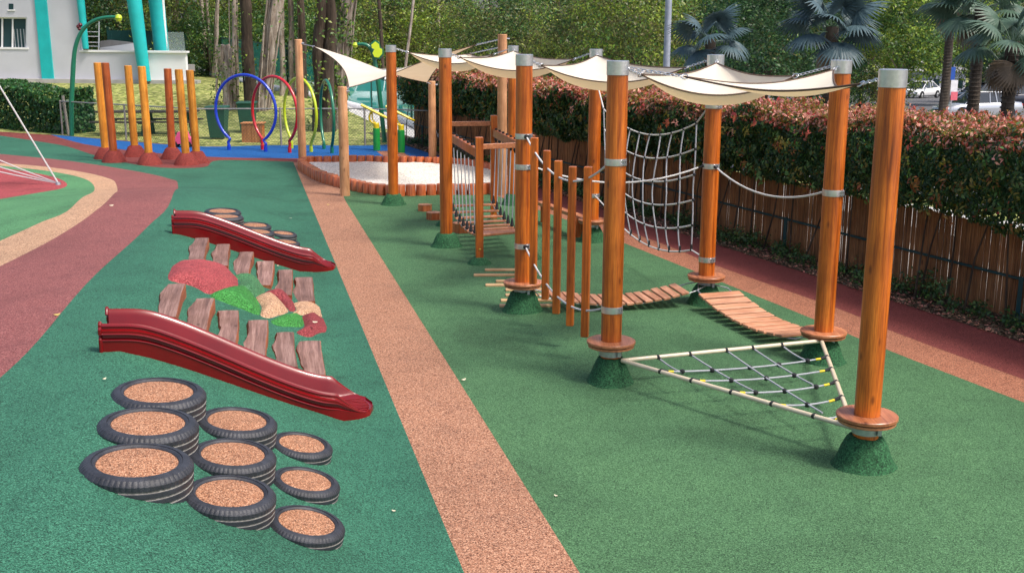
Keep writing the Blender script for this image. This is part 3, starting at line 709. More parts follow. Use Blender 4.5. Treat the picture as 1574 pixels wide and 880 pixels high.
# ------------------------------------------------------------------ shade sails
def chain_run(p, q, t_):
    d = q-p; L = d.length; n = max(2, int(L/.042)); mb = MB(); dn = d.normalized(); sd_ = dn.orthogonal().normalized(); s2 = dn.cross(sd_)
    mb.tube([p + (dn*math.cos(a)+sd_*math.sin(a))*.03 for a in [i*2*PI/12 for i in range(12)]], .006, 5, closed=True)
    for i in range(n):
        cc = p + d*((i+.8)/(n+.5)); ax = sd_ if i % 2 else s2
        mb.tube([cc + dn*math.cos(a)*.027 + ax*math.sin(a)*.014 for a in [k_*2*PI/10 for k_ in range(10)]], .0045, 5, closed=True)
    mb.build('chain', 'steel', t_)
def sail(name, corners, caps, sag, edge_in, label, sub=16, bulge=(0, 0)):
    """corners: 3 or 4 fabric corners, caps: where each chain is fixed"""
    c = [Vector(p) for p in corners]; cen = sum(c, Vector())/len(c)
    t_ = thing('shade_sail', (cen.x, cen.y, cen.z-.3), label, 'shade sail')
    def edge(a, b_, f):
        p = a.lerp(b_, f); s_ = 4*f*(1-f); q = cen - p; q.z = 0
        return p + q*edge_in*s_ - Vector((0, 0, sag*.45*s_))
    vs = []; fs = []
    if len(c) == 4:
        n = sub; idx = {}
        for i in range(n+1):
            for j in range(n+1):
                u, v = i/n, j/n
                e0, e1 = edge(c[0], c[1], u), edge(c[3], c[2], u); f0, f1 = edge(c[0], c[3], v), edge(c[1], c[2], v)
                bl = c[0]*(1-u)*(1-v)+c[1]*u*(1-v)+c[2]*u*v+c[3]*(1-u)*v
                p = e0.lerp(e1, v) + f0.lerp(f1, u) - bl; p.z -= sag*.4*16*u*(1-u)*v*(1-v)
                idx[i, j] = len(vs); vs.append(p)
        for i in range(n):
            for j in range(n): fs.append((idx[i, j], idx[i+1, j], idx[i+1, j+1], idx[i, j+1]))
        loops = [[vs[idx[i, 0]] for i in range(n+1)], [vs[idx[n, j]] for j in range(n+1)], [vs[idx[i, n]] for i in range(n+1)], [vs[idx[0, j]] for j in range(n+1)]]
    else:
        n = sub; idx = {}
        for i in range(n+1):
            for j in range(n+1-i):
                a, b_, g_ = 1-(i+j)/n, i/n, j/n
                p = c[0]*a+c[1]*b_+c[2]*g_
                q = cen-p; q.z = 0
                s_ab, s_bc, s_ca = 4*a*b_, 4*b_*g_, 4*g_*a
                k_ = (s_ab+s_bc+s_ca) - 27*a*b_*g_*.8
                p = p + q*edge_in*max(0, k_)*(1) - Vector((0, 0, sag*(.45*(s_ab+s_bc+s_ca) + 27*a*b_*g_*.25)))
                idx[i, j] = len(vs); vs.append(p)
        for i in range(n):
            for j in range(n-i):
                fs.append((idx[i, j], idx[i+1, j], idx[i, j+1]))
                if i+j < n-1: fs.append((idx[i+1, j], idx[i+1, j+1], idx[i, j+1]))
        loops = [[vs[idx[i, 0]] for i in range(n+1)], [vs[idx[n-j, j]] for j in range(n+1)], [vs[idx[0, j]] for j in range(n+1)]]
    mb = MB(); mb.add(vs, fs); mb.build('fabric', 'sail', t_, ang=80)
    for lp in loops: MB().tube(lp, .009, 6).build('hem', 'hem', t_)
    for p, q in zip(c, caps):
        if q is None: continue
        chain_run(p, Vector(q), t_)
    return t_
CZ = PH-.06
def cap(k, toward, z=CZ):
    a = Vector((*POST[k], 0)); d = Vector((toward.x-a.x, toward.y-a.y, 0)).normalized(); return a + d*PR + Vector((0, 0, z))
def shrink(keys, amt, dz):
    P_ = [Vector((*POST[k], CZ)) for k in keys]; cen = sum(P_, Vector())/len(P_); out = []
    for p, a, z in zip(P_, amt, dz):
        d = (cen-p); d.z = 0; out.append(p + d.normalized()*a + Vector((0, 0, z)))
    return out
def frame_sail(keys, amt, dz, sag, ein, label):
    c = shrink(keys, amt, dz); sail('shade_sail', c, [cap(k, p) for k, p in zip(keys, c)], sag, ein, label)
def bay_sail(kL, kR, F_, capF, label, e_sag=.20, bot=.46, aL=.36, aR=.45):
    a = Vector((*POST[kL], CZ)); b_ = Vector((*POST[kR], CZ)); F0 = Vector(F_); cen = (a+b_+F0)/3
    def inn(p, am, dz): d = cen-p; d.z = 0; return p + d.normalized()*am + Vector((0, 0, dz))
    A_s, B_s = inn(a, aL, -.07), inn(b_, aR, -.10); Fs = inn(F0, .16, -.03)
    t_ = thing('shade_sail', (cen.x, cen.y, cen.z-.3), label, 'shade sail'); n = 22; idx = {}; vs = []; fs = []
    back = Fs-(A_s+B_s)/2; back.z = 0
    def near(u): w4 = 4*u*(1-u); return A_s.lerp(B_s, u) + back*.07*w4 - Vector((0, 0, e_sag*w4))
    for j in range(n+1):
        v = (j/n)**1.35
        for i in range(n+1):
            u = i/n; w4 = 4*u*(1-u); p = near(u).lerp(Fs, v)
            dip = (bot*w4**.42 - e_sag*w4)*(1-math.exp(-v/.10))*(1-v)**1.5
            uc = .5+(u-.5)*(1-.15*4*v*(1-v)); q = near(0).lerp(near(1), uc).lerp(Fs, v); r0_ = near(0).lerp(near(1), u).lerp(Fs, v)
            p += Vector((q.x-r0_.x, q.y-r0_.y, 0)) - Vector((0, 0, dip + .05*4*v*(1-v))); idx[i, j] = len(vs); vs.append(p)
    for j in range(n):
        for i in range(n): fs.append((idx[i, j], idx[i+1, j], idx[i+1, j+1], idx[i, j+1]))
    mb = MB(); mb.add(vs, fs); mb.build('fabric', 'sail', t_, ang=80)
    for lp in ([vs[idx[i, 0]] for i in range(n+1)], [vs[idx[0, j]] for j in range(n+1)], [vs[idx[n, j]] for j in range(n+1)]): MB().tube(lp, .008, 6).build('hem', 'hem', t_)
    for p, q in ((A_s, cap(kL, A_s)), (B_s, cap(kR, B_s)), (Fs, cap(capF, Fs) if isinstance(capF, str) else Vector(capF))): chain_run(p, q, t_)
bay_sail('L1', 'R1', (-.9, 24.6, CZ-.1), (-.3, 23.5, 3.0), 'cream shade sail at the far end of the course, nearest the sandpit')
bay_sail('L2', 'R2', (*POST['R1'], CZ), 'R1', 'cream shade sail over the hanging bridge')
bay_sail('L3', 'R3', (*POST['R2'], CZ), 'R2', 'cream shade sail behind the post with three clamps', bot=.44)
bay_sail('L4', 'R4', (*POST['R3'], CZ), 'R3', 'cream shade sail above the two curved plank bridges', bot=.42)
frame_sail(['L4', 'R4', 'N'], (.62, .2, .42), (-.07, -.03, -.06), .20, .14, 'narrow white shade sail above the triangular net, nearest of the sails')
# big hypar sail on tan posts
TP = [((463, 250), (457, 64)), ((529, 303), (523, 136)), ((770, 300), (769, 53)), ((663, 248), (662, 126))]
tops = []
tl = ['tall tan timber post at the left corner of the sandpit, holding the big sail', 'short tan timber post standing in front of the sandpit logs', 'tallest tan timber post, behind the hanging bridge', 'short tan timber post behind the sandpit']
for (b_, tp_), lb in zip(TP, tl):
    p = T(*b_); q = V(tp_[0], p.y, tp_[1]); t_ = thing('timber_post', p, lb, 'post', 'tan posts of the big shade sail')
    mb = MB(); mb.lathe([(.105, -.02), (.10, q.z*.5), (.095, q.z-.01), (.085, q.z), (0, q.z)], 28, (p.x, p.y, 0)); mb.build('shaft', 'wood_tan', t_)
    mb = MB(); mb.tube([(p.x+.09, p.y-.02, q.z-.09), (p.x+.15, p.y-.02, q.z-.09)], .018, 8); mb.build('eye_bolt', 'steel', t_); tops.append(Vector((p.x, p.y, q.z-.09)))
cen = sum(tops, Vector())/4; cs = []
for p, a in zip(tops, (.75, .42, .85, .42)): d = cen-p; cs.append(p + d.normalized()*a)
sail('shade_sail', cs, [p + (cen-p).normalized()*.12 for p in tops], .10, .20, 'big twisted white shade sail over the sandpit, carried by four tan posts', 20)

# ================================================================== TYRES
def tyre_mesh(Rr, wd=.2):
    """tyre lying flat, top face at z=0; returns MB lists"""
    n = 96; prof = []
    ri_ = Rr*.735
    prof += [(ri_-.006, -.06), (ri_-.012, -.03), (ri_-.002, -.008), (ri_+.010, 0), (ri_+.018, -.003), (Rr*.80, .003), (Rr*.86, .001), (Rr*.925, -.006), (Rr*.965, -.018)]
    zz = -.030; dust = set()
    for g_ in range(5):
        prof += [(Rr*.994, zz), (Rr, zz-.004), (Rr, zz-.027), (Rr*.994, zz-.030)]
        if g_ < 4: dust.add(len(prof)-1); dust.add(len(prof)); dust.add(len(prof)+1); prof += [(Rr*.965, zz-.031), (Rr*.965, zz-.039)]
        zz -= .041
    prof += [(Rr*.96, zz-.01), (Rr*.8, zz-.03)]
    n = 180; mb = MB(); vs = []; k = len(prof)
    for j in range(n):
        a = 2*PI*j/n
        for i, (r_, z) in enumerate(prof):
            if 7 <= i <= 12 and j % 3 == 0: r_ = r_-Rr*.010; z -= .0015 if i < 9 else 0
            vs.append((r_*math.cos(a), r_*math.sin(a), z))
    fs = []; mi = []
    for j in range(n):
        for i in range(k-1): fs.append((j*k+i, ((j+1) % n)*k+i, ((j+1) % n)*k+i+1, j*k+i+1)); mi.append(1 if i in dust else 0)
    mb.add(vs, fs); mb.mi = mi; return mb, ri_
tm, tri = tyre_mesh(.30)
proto_t = thing('half_buried_tyre', (0, 0, 0), 'x', 'tyre', 'half buried tyres filled with orange rubber')
tm.build('tyre', ['tyre_rubber', 'tyre_dust'], proto_t, world=False, ang=22)
mb = MB()
vs = []; n = 40
mb.lathe([(tri+.006, -.03), (tri*.97, -.014), (tri*.7, -.008), (tri*.35, -.005), (0, -.004)], 48); mb.v = [(x, y, z+.004*noise.noise(Vector((x, y, z))*12)) for x, y, z in mb.v]
mb.build('rubber_fill', 'rub_fill', proto_t, world=False)
TY = [((214, 713), 169, 'biggest tyre, nearest of the left column in the front tyre group'),
      ((230, 653), 152, 'middle tyre of the left column in the front tyre group'),
      ((246, 605), 142, 'back tyre of the left column, just below the front slide'),
      ((357, 759), 142, 'nearest tyre of the middle column in the front tyre group'),
      ((361, 699), 133, 'centre tyre of the front group, in the middle column'),
      ((367, 648), 123, 'back tyre of the middle column, close to the front slide'),
      ((476, 803), 121, 'nearest of the three low tyres on the right of the front group'),
      ((474, 739), 108, 'middle one of the three low tyres on the right of the front group'),
      ((467, 683), 97, 'back one of the three low tyres on the right, beside the slide foot')]
TY2 = [((341, 328), 56, 'tyre farthest back on the left behind the rear slide'), ((345, 336), 56, 'tyre partly hidden behind the top of the rear slide'),
       ((391, 349), 50, 'back tyre in the middle pair behind the rear slide'), ((396, 359), 50, 'front tyre in the middle pair, touching the rear slide'),
       ((435, 361), 42, 'back tyre of the low pair near the rear slide foot'), ((440, 374), 42, 'front tyre of the low pair near the rear slide foot')]
first = True
for (px, py), wpx, lb in TY+TY2:
    z = .4
    for _ in range(60):
        c = G(px, py, z); d = C0-c; depth = (c.y*math.cos(PITCH) + (CH-c.z)*math.sin(PITCH)); Rr = wpx/2*depth/FPX
        le = (c.x + SM.x*Rr*.95, c.y + SM.y*Rr*.95); tilt = 4.5 if px < 290 else (8 if px < 400 else 12.5)
        if py < 400: tilt = 3 if px < 370 else 5 if px < 420 else 8
        zn = terr(*le) + .028 - Rr*math.tan(R(tilt)); z = z*.6 + zn*.4
    o = proto_t if first else copy_tree(proto_t); first = False
    c = G(px, py, z); s_ = Rr/.30; o.location = c; o.rotation_euler = (random.uniform(-.02, .02), R(tilt)+random.uniform(-.015, .015), random.uniform(-.3, .3)*0)
    if (px, py) == (214, 713): print('tyre', c, Rr)
    o.scale = (s_, s_, min(1.25, max(.85, s_))); o['label'] = lb

# ================================================================== SLIDES
def slide(u0, o_top, o_end, label, W=.44):
    """runs from the mound top (o_top) to its foot (o_end) along the slope"""
    x0, y0 = from_ou(o_end, u0); x1, y1 = from_ou(o_top, u0)
    ax = Vector((x0-x1, y0-y1, 0)); Ltot = ax.length; ax.normalize(); sd_ = Vector((-ax.y, ax.x, 0))     # sd_ : away from the camera
    t_ = thing('slide', (x1, y1, terr(x1, y1)), label, 'slide', 'red plastic slides')
    NS = 46; st = []
    for i in range(NS+1):
        f = i/NS; s_ = f*Ltot
        # bed height profile
        bed0 = terr(x1, y1) + .045; flat = .26
        if s_ < flat: zb_ = bed0 - .01*s_/flat
        elif s_ < Ltot-.42:
            g_ = (s_-flat)/(Ltot-.42-flat); zb_ = bed0 - (bed0-.065)*(g_*.70 + .30*(g_*g_*(3-2*g_)))
        else: g_ = (s_-(Ltot-.42))/.42; zb_ = .065 - .030*g_
        st.append((s_, zb_))
    # smooth the bed
    zs = [q[1] for q in st]
    for _ in range(6): zs = [zs[0]] + [(zs[i-1]+2*zs[i]+zs[i+1])/4 for i in range(1, NS)] + [zs[-1]]
    def prof(i):
        s_, zb_ = st[i][0], zs[i]; e_ = max(0, (s_-(Ltot-.34))/.34)       # 0..1 over the fanned foot
        e_ = min(1, e_); h = .165*max(0, 1-e_*1.45)**1.2 + .010; hw = W/2*(1 + .10*sm(.1, .5, e_)) * math.sqrt(max(.0, 1-(max(0, e_-.52)/.483)**2.4)) + .012
        fl = .075*max(0, 1-e_*1.4)+.004
        gz = terr(x1+ax.x*s_, y1+ax.y*s_)
        low = min(zb_-.02, max(gz-.03, zb_-.20)) if e_ < .4 else gz-.01
        q = [(-hw-fl*.95, low), (-hw-fl*1.0, zb_+h*.30), (-hw-fl*.70, zb_+h*.38), (-hw-fl*.66, zb_+h*.52), (-hw-fl*1.05, zb_+h*.60), (-hw-fl*1.08, zb_+h*.76), (-hw-fl*.66, zb_+h*.82), (-hw-fl*.62, zb_+h*.95), (-hw-fl*.36, zb_+h*1.05), (-hw-fl*.12, zb_+h*.98), (-hw+.01*(1-e_), zb_+h*.75), (-hw+.02*(1-e_), zb_+h*.3), (-hw+.035*(1-e_)+.004, zb_+.012), (-hw*.75, zb_-.006), (0, zb_-.008)]
        return q + [(-a, b_) for a, b_ in q[:-1]][::-1], s_
    vs = []; k = None; flute = MB()
    for i in range(NS+1):
        q, s_ = prof(i); k = len(q)
        for a, z in q:
            p = Vector((x1, y1, 0)) + ax*s_ + sd_*a; vs.append(Vector((p.x, p.y, z)))
    fs = [(i*k+j, (i+1)*k+j, (i+1)*k+j+1, i*k+j+1) for i in range(NS) for j in range(k-1)]
    fs.append(tuple(NS*k+j for j in range(k)))
    mb = MB(); mb.add(vs, fs); body = mb.build('chute', 'slide_red', t_, ang=38)
    # top plate: flanged edge at the start
    q, _ = prof(0); mb = MB()
    for sgn in (0, 1):
        idx = list(range(0, 11)) if sgn == 0 else list(range(k-11, k))
        pl = [Vector((x1, y1, 0)) - ax*.012 + sd_*q[i][0] + Vector((0, 0, q[i][1]+.006)) for i in idx]
        mb.tube(pl, .016, 8)
    mb.build('end_flange', 'slide_red', t_)
    for j in (4, 6, 16, k-1-16, k-1-6, k-1-4)[:0]: pass
    for idx_, rr_ in ((7, .013), (4, .010), (1, .008)):
        for jj in (idx_, k-1-idx_):
            pts = [vs[i*k+jj] for i in range(int(NS*.93))]; L_ = len(pts)
            MB().tube(pts, [rr_*(1 if q_ < L_-6 else max(.15, (L_-1-q_)/6)) for q_ in range(L_)], 8).build('rim_bead', 'slide_red', t_)
    # flutes of the foot
    mb = MB()
    for j in range(-4, 5):
        a0 = j*W*.075; a1 = j*W*.105
        pts = []
        for m_ in range(7):
            f = m_/6; s_ = Ltot-.25+.215*f*(1-.045*j*j*.35); i = min(NS, s_/Ltot*NS); zb_ = zs[int(i)]
            p = Vector((x1, y1, 0)) + ax*s_ + sd_*(a0+(a1-a0)*f); pts.append((p.x, p.y, zb_-.006))
        mb.tube(pts, [.004, .008, .010, .011, .011, .010, .006], 6)
    mb.build('foot_ribs', 'slide_red', t_)
    # stiffening ribs on both outer sides
    mb = MB()
    for sgn in (-1, 1):
        for f0 in (.22, .40, .58, .74):
            pts = [];
            for m_ in range(6):
                i = int((f0+.10*m_/5)*NS); s_, zb_ = st[i][0], zs[i]
                p = Vector((x1, y1, 0)) + ax*s_ + sd_*sgn*(W/2+.075+.004); pts.append((p.x, p.y, zb_-.035))
            mb.tube(pts, .008, 6)
    mb.build('side_ribs', 'slide_red', t_)
    return t_
slide(3.32, 2.42, .20, 'glossy dark red slide on the mound, the front one next to the big tyres')
slide(9.72, 2.20, .02, 'dark red slide at the far side of the mound, before the rear tyres')

# ================================================================== LIVE-EDGE PLANK STEPS
front = [(262, 466, .20, 1.15), (307, 487, .21, 1.05), (350, 507, .20, 1.10), (394, 522, .215, 1.1), (439, 540, .20, 1.05), (479, 552, .235, 1.0)]
back = [(304, 388, .20, 1.25), (339, 396, .20, 1.15), (373, 408, .21, 1.15), (406, 423, .22, 1.2), (437, 437, .20, 1.2), (467, 447, .25, 1.1)]
nth = ['leftmost and highest', 'second from the left', 'third from the left', 'fourth from the left', 'fifth from the left', 'rightmost and lowest']
for row, rn in ((front, 'step row behind the front slide'), (back, 'step row near the rear slide')):
    for i, (px, py, wd, ln) in enumerate(row):
        p = T(px, py, .06); z0 = terr(p.x, p.y); ln *= 1.08
        t_ = thing('plank_step', (p.x, p.y, z0), '%s weathered plank in the %s' % (nth[i], rn), 'plank step', 'weathered plank steps on the mound')
        ns = 14; L_ = []; R_ = []; ph = random.random()*9
        for j in range(ns+1):
            f = j/ns-.5; wob = .017*math.sin(f*5.5+ph) + .007*math.sin(f*13+ph*2)
            L_.append((-wd/2 + wob*1.3 + .01*noise.noise(Vector((f*20, ph, 0))), f*ln)); R_.append((wd/2 + .25*wob + .004*noise.noise(Vector((f*20, ph, 5))), f*ln))
        poly = L_ + R_[::-1]
        # board: top at z=.08 rel, thickness .1
        slope = R(1)
        top = .062
        vs = []; fs = []; n = ns+1
        for a, b_ in ((L_, R_),):
            for j in range(n):
                (xl, yl), (xr, yr) = a[j], b_[j]; hz = .006*noise.noise(Vector((0, yl*4, ph)))
                vs += [(xl-.018, yl, -.10), (xl-.010, yl, top-.045), (xl+.012, yl, top+hz), ((xl+xr)/2, yl, top+.004+hz), (xr-.006, yr, top+hz), (xr, yr, top-.012), (xr+.002, yr, -.10)]
        for j in range(n-1):
            for q in range(6): fs.append((j*7+q, j*7+q+1, (j+1)*7+q+1, (j+1)*7+q))
        fs += [tuple(range(7)), tuple((n-1)*7+q for q in range(7))[::-1]]
        ori = math.atan2(SE.y, SE.x) - PI/2 - .04 + random.uniform(-.03, .03)
        mb = MB(); mb.add(vs, fs); M_ = Matrix.Rotation(ori, 4, 'Z') @ Matrix.Rotation(slope, 4, 'Y') @ Matrix.Rotation(R(2.2), 4, 'X')
        o = mb.build('board', ['wood_slab', 'wood_bark'], t_, world=False, ang=40); o.rotation_euler = M_.to_euler()
        for pl in o.data.polygons:
            if abs(pl.normal.z) < .7: pl.material_index = 1

# ================================================================== COLOURED RUBBER CLIMBING MOUND (turtle-like bumps)
t_ = thing('climbing_mound', tuple(T(400, 460)), 'bumpy red, green and tan rubber mound between the two rows of plank steps', 'play mound')
def c3(x, y): return (240+x/3.667, 300+y/3.667)
patches = [('rub_pink', .10, [(120, 398), (300, 410), (400, 430), (440, 465), (466, 500), (450, 545), (350, 565), (290, 575), (200, 530), (65, 492)], 'big flat red patch at the upper end'),
 ('rub_dgreen2', .09, [(440, 465), (540, 470), (590, 500), (620, 560), (600, 585), (560, 585), (500, 550), (452, 545), (468, 500)], None),
 ('rub_bgreen', .12, [(300, 580), (400, 545), (500, 548), (557, 585), (590, 640), (580, 690), (480, 655), (380, 620)], 'bright green leaf shaped patch'),
 ('rub_green_l', .05, [(330, 605), (380, 622), (480, 657), (440, 668), (345, 650)], None),
 ('rub_sand', .12, [(560, 588), (620, 580), (690, 605), (750, 668), (700, 690), (640, 708), (590, 690), (592, 640)], 'tan patch in the middle'),
 ('rub_redcone2', .11, [(620, 555), (700, 558), (760, 590), (790, 655), (760, 672), (720, 632), (690, 603), (620, 578)], 'dark red crescent patch'),
 ('rub_sand', .08, [(772, 618), (860, 610), (920, 630), (940, 695), (900, 702), (830, 690), (765, 675), (792, 655)], 'pale tan patch at the lower end'),
 ('rub_bgreen', .09, [(650, 715), (740, 680), (822, 690), (835, 750), (740, 757), (662, 742)], None),
 ('rub_redcone2', .12, [(826, 690), (940, 700), (965, 770), (930, 800), (860, 812), (790, 785), (836, 752)], 'rounded red patch like a head at the lowest end')]
rubber('rub_dgreen2', (.02, .08, .03), (.075, .25, .10), (.13, .35, .16), scale=120)
rubber('rub_redcone2', (.12, .012, .018), (.33, .05, .06), (.44, .10, .10), scale=120)
for mt, hgt, poly, lb in patches:
    pts = smooth_poly([(T(*c3(*p)).x, T(*c3(*p)).y) for p in poly], 4, True)
    V2 = [Vector(p) for p in pts]; nb = len(V2); xs = [p[0] for p in pts]; ys = [p[1] for p in pts]
    for x in np.arange(min(xs), max(xs), .045):
        for y in np.arange(min(ys), max(ys), .045): V2.append(Vector((x+random.uniform(-.005, .005), y)))
    vo, eo, fo, *_ = geometry.delaunay_2d_cdt(V2, [(i, (i+1) % nb) for i in range(nb)], [], 0, 1e-6)
    def dist(p):
        d = 9
        for i in range(nb):
            a, b_ = Vector(pts[i]), Vector(pts[(i+1) % nb]); q, f = geometry.intersect_point_line(p, a, b_); f = max(0, min(1, f)); q = a.lerp(b_, f); d = min(d, (q-p).length)
        return d
    def inp(p):
        c = False
        for i in range(nb):
            (x1, y1), (x2, y2) = pts[i], pts[(i+1) % nb]
            if (y1 > p.y) != (y2 > p.y) and p.x < (x2-x1)*(p.y-y1)/(y2-y1)+x1: c = not c
        return c
    keep = [f for f in fo if inp((vo[f[0]]+vo[f[1]]+vo[f[2]])/3)]
    zz = []
    for v in vo:
        d = dist(v) if inp(v) else 0
        zz.append(terr(v.x, v.y) - .01 + hgt*1.5*(1-math.exp(-(d+.003)/.15)) + .012*noise.noise(Vector((v.x*5, v.y*5, 0))))
    mb = MB(); mb.add([(v.x, v.y, z) for v, z in zip(vo, zz)], [tuple(f) for f in keep]); o = mb.build('rubber_patch', mt, t_, ang=80)
    if lb: o['label'] = lb

# ================================================================== SANDPIT
ring_px = [(462, 262), (478, 274), (497, 283), (527, 291), (560, 298), (600, 302.5), (640, 301.5), (690, 299.5), (735, 299), (768, 294), (788, 282), (775, 270)]
back_px = [(735, 261), (690, 257), (640, 255.5), (590, 255), (540, 255), (500, 256), (473, 257)]
ring = smooth_poly([(G(*p).x, G(*p).y) for p in ring_px+back_px], 8, True)
tot = [0]
for i in range(len(ring)): tot.append(tot[-1]+(Vector(ring[(i+1) % len(ring)])-Vector(ring[i])).length)
sp_ = thing('sandpit', (-2.6, 26.6, 0), 'sandpit of white sand ringed by short upright red-brown logs', 'sandpit')
nlog = int(tot[-1]/.215)
lm = None
for i in range(nlog):
    dd = (i+.5)/nlog*tot[-1]
    j = max(k_ for k_ in range(len(ring)) if tot[k_] <= dd); f = (dd-tot[j])/(tot[j+1]-tot[j]); p = Vector(ring[j]).lerp(Vector(ring[(j+1) % len(ring)]), f)
    if lm is None:
        mb = MB(); mb.lathe([(.105, -.02), (.105, .20), (.098, .21), (0, .21)], 14); o = mb.build('log', 'wood_log', sp_, world=False); lm = o
    else: o = lm.copy(); COL.objects.link(o); o.parent = sp_
    o.location = (p.x+2.6, p.y-26.6, random.uniform(0, .012)); o.scale = (1, 1, 1+random.uniform(0, .06)); o.rotation_euler = (0, 0, random.random()*6)
V2 = [Vector(p) for p in ring]; nb = len(V2)
for x in np.arange(-6, 1, .16):
    for y in np.arange(22.5, 31, .16): V2.append(Vector((x+random.uniform(-.02, .02), y+random.uniform(-.02, .02))))
vo, eo, fo, *_ = geometry.delaunay_2d_cdt(V2, [(i, (i+1) % nb) for i in range(nb)], [], 0, 1e-6)
def inr(p, pts=ring):
    c = False
    for i in range(len(pts)):
        (x1, y1), (x2, y2) = pts[i], pts[(i+1) % len(pts)]
        if (y1 > p.y) != (y2 > p.y) and p.x < (x2-x1)*(p.y-y1)/(y2-y1)+x1: c = not c
    return c
keep = [f for f in fo if inr((vo[f[0]]+vo[f[1]]+vo[f[2]])/3)]
mb = MB(); mb.add([(v.x, v.y, .075+.035*noise.noise(Vector((v.x*1.8, v.y*1.8, 0)))+.015*noise.noise(Vector((v.x*6, v.y*6, 0)))) for v in vo], [tuple(f) for f in keep]); mb.build('sand', 'sand', sp_, ang=80)

# ================================================================== MUSIC POLES WITH RED CONES
mus = [((161, 250), (146, 103), 'wood_yellow', .155, 'slim yellow pole standing leftmost of the seven, pressed against a red-brown one'),
       ((174, 255), (158, 103), 'wood_redpost', .17, 'red-brown pole second from the left among the seven upright poles'),
       ((206, 246), (193, 107), 'wood_yellow', .15, 'yellow pole third from the left, standing a little back'),
       ((228, 258), (214, 108), 'wood_yellow', .17, 'yellow pole in the middle of the seven with the widest red cone'),
       ((263, 249), (254, 111), 'wood_redpost', .15, 'reddish pole third from the right among the seven'),
       ((285, 258), (271, 112), 'wood_yellow', .16, 'yellow pole second from the right among the seven'),
       ((301, 255), (288, 113), 'wood_yellow', .15, 'yellow pole at the right end of the seven upright poles')]
for (b_, tp_, mt, cr, lb) in mus:
    p = T(*b_); q = V(tp_[0], p.y-.0, tp_[1]); r_ = .098
    t_ = thing('upright_pole', p, lb, 'pole', 'seven upright poles in red rubber cones')
    mb = MB(); mb.tube([(p.x, p.y, p.z), (q.x, q.y, q.z-.01), (q.x, q.y, q.z)], [r_, r_, r_*.9], 24); mb.build('shaft', mt, t_)
    mb = MB(); mb.lathe([(.33, -.02), (.31, .03), (.25, .13), (.18, .25), (.14, .29), (.09, .295)], 12, p); mb.v = [(x+.03*noise.noise(Vector((x, y, z))*4), y, z+.015*noise.noise(Vector((x, y, z))*6)) for x, y, z in mb.v]
    mb.build('rubber_cone', 'rub_redcone', t_)

# ================================================================== HOOPS
def hoop(mid, hwpx, top, mt, label, r=.042, Rr=.98):
    m_ = T(*mid); zb_ = terr(m_.x, m_.y); h = V(top[0], m_.y, top[1]).z - zb_
    cs = min(.99, hwpx*m_.y/FPX/Rr); d = Vector((cs, -math.sqrt(1-cs*cs), 0)); cz = h-Rr-r; g0 = .60
    t_ = thing('play_hoop', (m_.x, m_.y, zb_), label, 'hoop', 'coloured play hoops on the blue surface')
    za = .20; a0 = math.asin(max(-.98, (za+.12-cz)/Rr)); n = 48
    arc = [(Rr*math.cos(a0+(PI-2*a0)*i/n), cz+Rr*math.sin(a0+(PI-2*a0)*i/n)) for i in range(n+1)]
    leg = [(g0, -.03), (g0, .16), (g0+.02, .22)]
    pts = leg + arc + [(-x, z) for x, z in leg[::-1]]
    P_ = [Vector((m_.x+d.x*x, m_.y+d.y*x, zb_+z)) for x, z in pts]
    MB().tube(P_, r, 14).build('ring', mt, t_)
    for s_ in (-1, 1):
        mb = MB(); mb.lathe([(r*1.25, 0), (r*1.25, .14), (r, .145)], 14, (m_.x+d.x*g0*s_, m_.y+d.y*g0*s_, zb_)); mb.build('foot', mt, t_)
hoop((378, 236), 50, (378, 117), 'blue_paint', 'big blue tube hoop, leftmost of the four on the blue surface')
hoop((422, 236), 41, (423, 119), 'red_paint', 'red tube hoop behind the blue one')
hoop((461, 234), 32, (462, 121), 'lime_paint', 'lime yellow tube hoop partly behind the tall tan post')
hoop((502, 235), 18, (502, 124), 'green_paint', 'dark green tube hoop seen nearly edge on, rightmost of the four')

# ================================================================== CURVED GREEN POLES
def bez(p, n=20):
    out = []
    for i in range(n+1):
        t2 = i/n; q = [Vector(a) for a in p]
        while len(q) > 1: q = [q[k_].lerp(q[k_+1], t2) for k_ in range(len(q)-1)]
        out.append(q[0])
    return out
p = T(108, 216); Y = p.y
t_ = thing('curved_green_pole', p, 'dark green pole curving to the right with a lime ball at its tip', 'spray pole')
pts = [V(x, Y, y) for x, y in [(108, 216), (107, 165), (109, 110)]] + bez([V(x, Y, y) for x, y in [(110, 95), (113, 55), (132, 30), (176, 33)]], 18)
MB().tube(pts, [.075]*3 + [.07-.02*i/18 for i in range(19)], 14).build('pole', 'green_paint', t_)
c = V(178, Y, 34); mb = MB(); mb.lathe([(0, -.12), (.08, -.09), (.115, 0), (.08, .09), (0, .12)], 16, c); mb.build('nozzle_ball', 'lime_paint', t_)
c = V(121, Y, 49); mb = MB()
for dx, dz, r_ in ((-.09, .02, .07), (-.03, .07, .07), (-.06, -.05, .06)): mb.lathe([(0, -r_), (r_*.7, -r_*.7), (r_, 0), (r_*.7, r_*.7), (0, r_)], 12, c+Vector((dx, 0, dz)))
mb.build('red_bug', 'maroon', t_)
p = T(589, 221); Y = p.y
t_ = thing('curved_green_pole', p, 'dark green curved pole with a bright yellow-green butterfly, behind the sandpit sail', 'spray pole')
pts = [V(x, Y, y) for x, y in [(589, 222), (583, 170), (577, 120)]] + bez([V(x, Y, y) for x, y in [(574, 105), (570, 74), (562, 68), (545, 71)]], 18)
MB().tube(pts, [.07]*3 + [.065-.02*i/18 for i in range(19)], 14).build('pole', 'green_paint', t_)
c = V(542, Y, 72); mb = MB(); mb.lathe([(0, -.09), (.06, -.07), (.09, 0), (.06, .07), (0, .09)], 16, c); mb.build('nozzle_ball', 'lime_paint', t_)
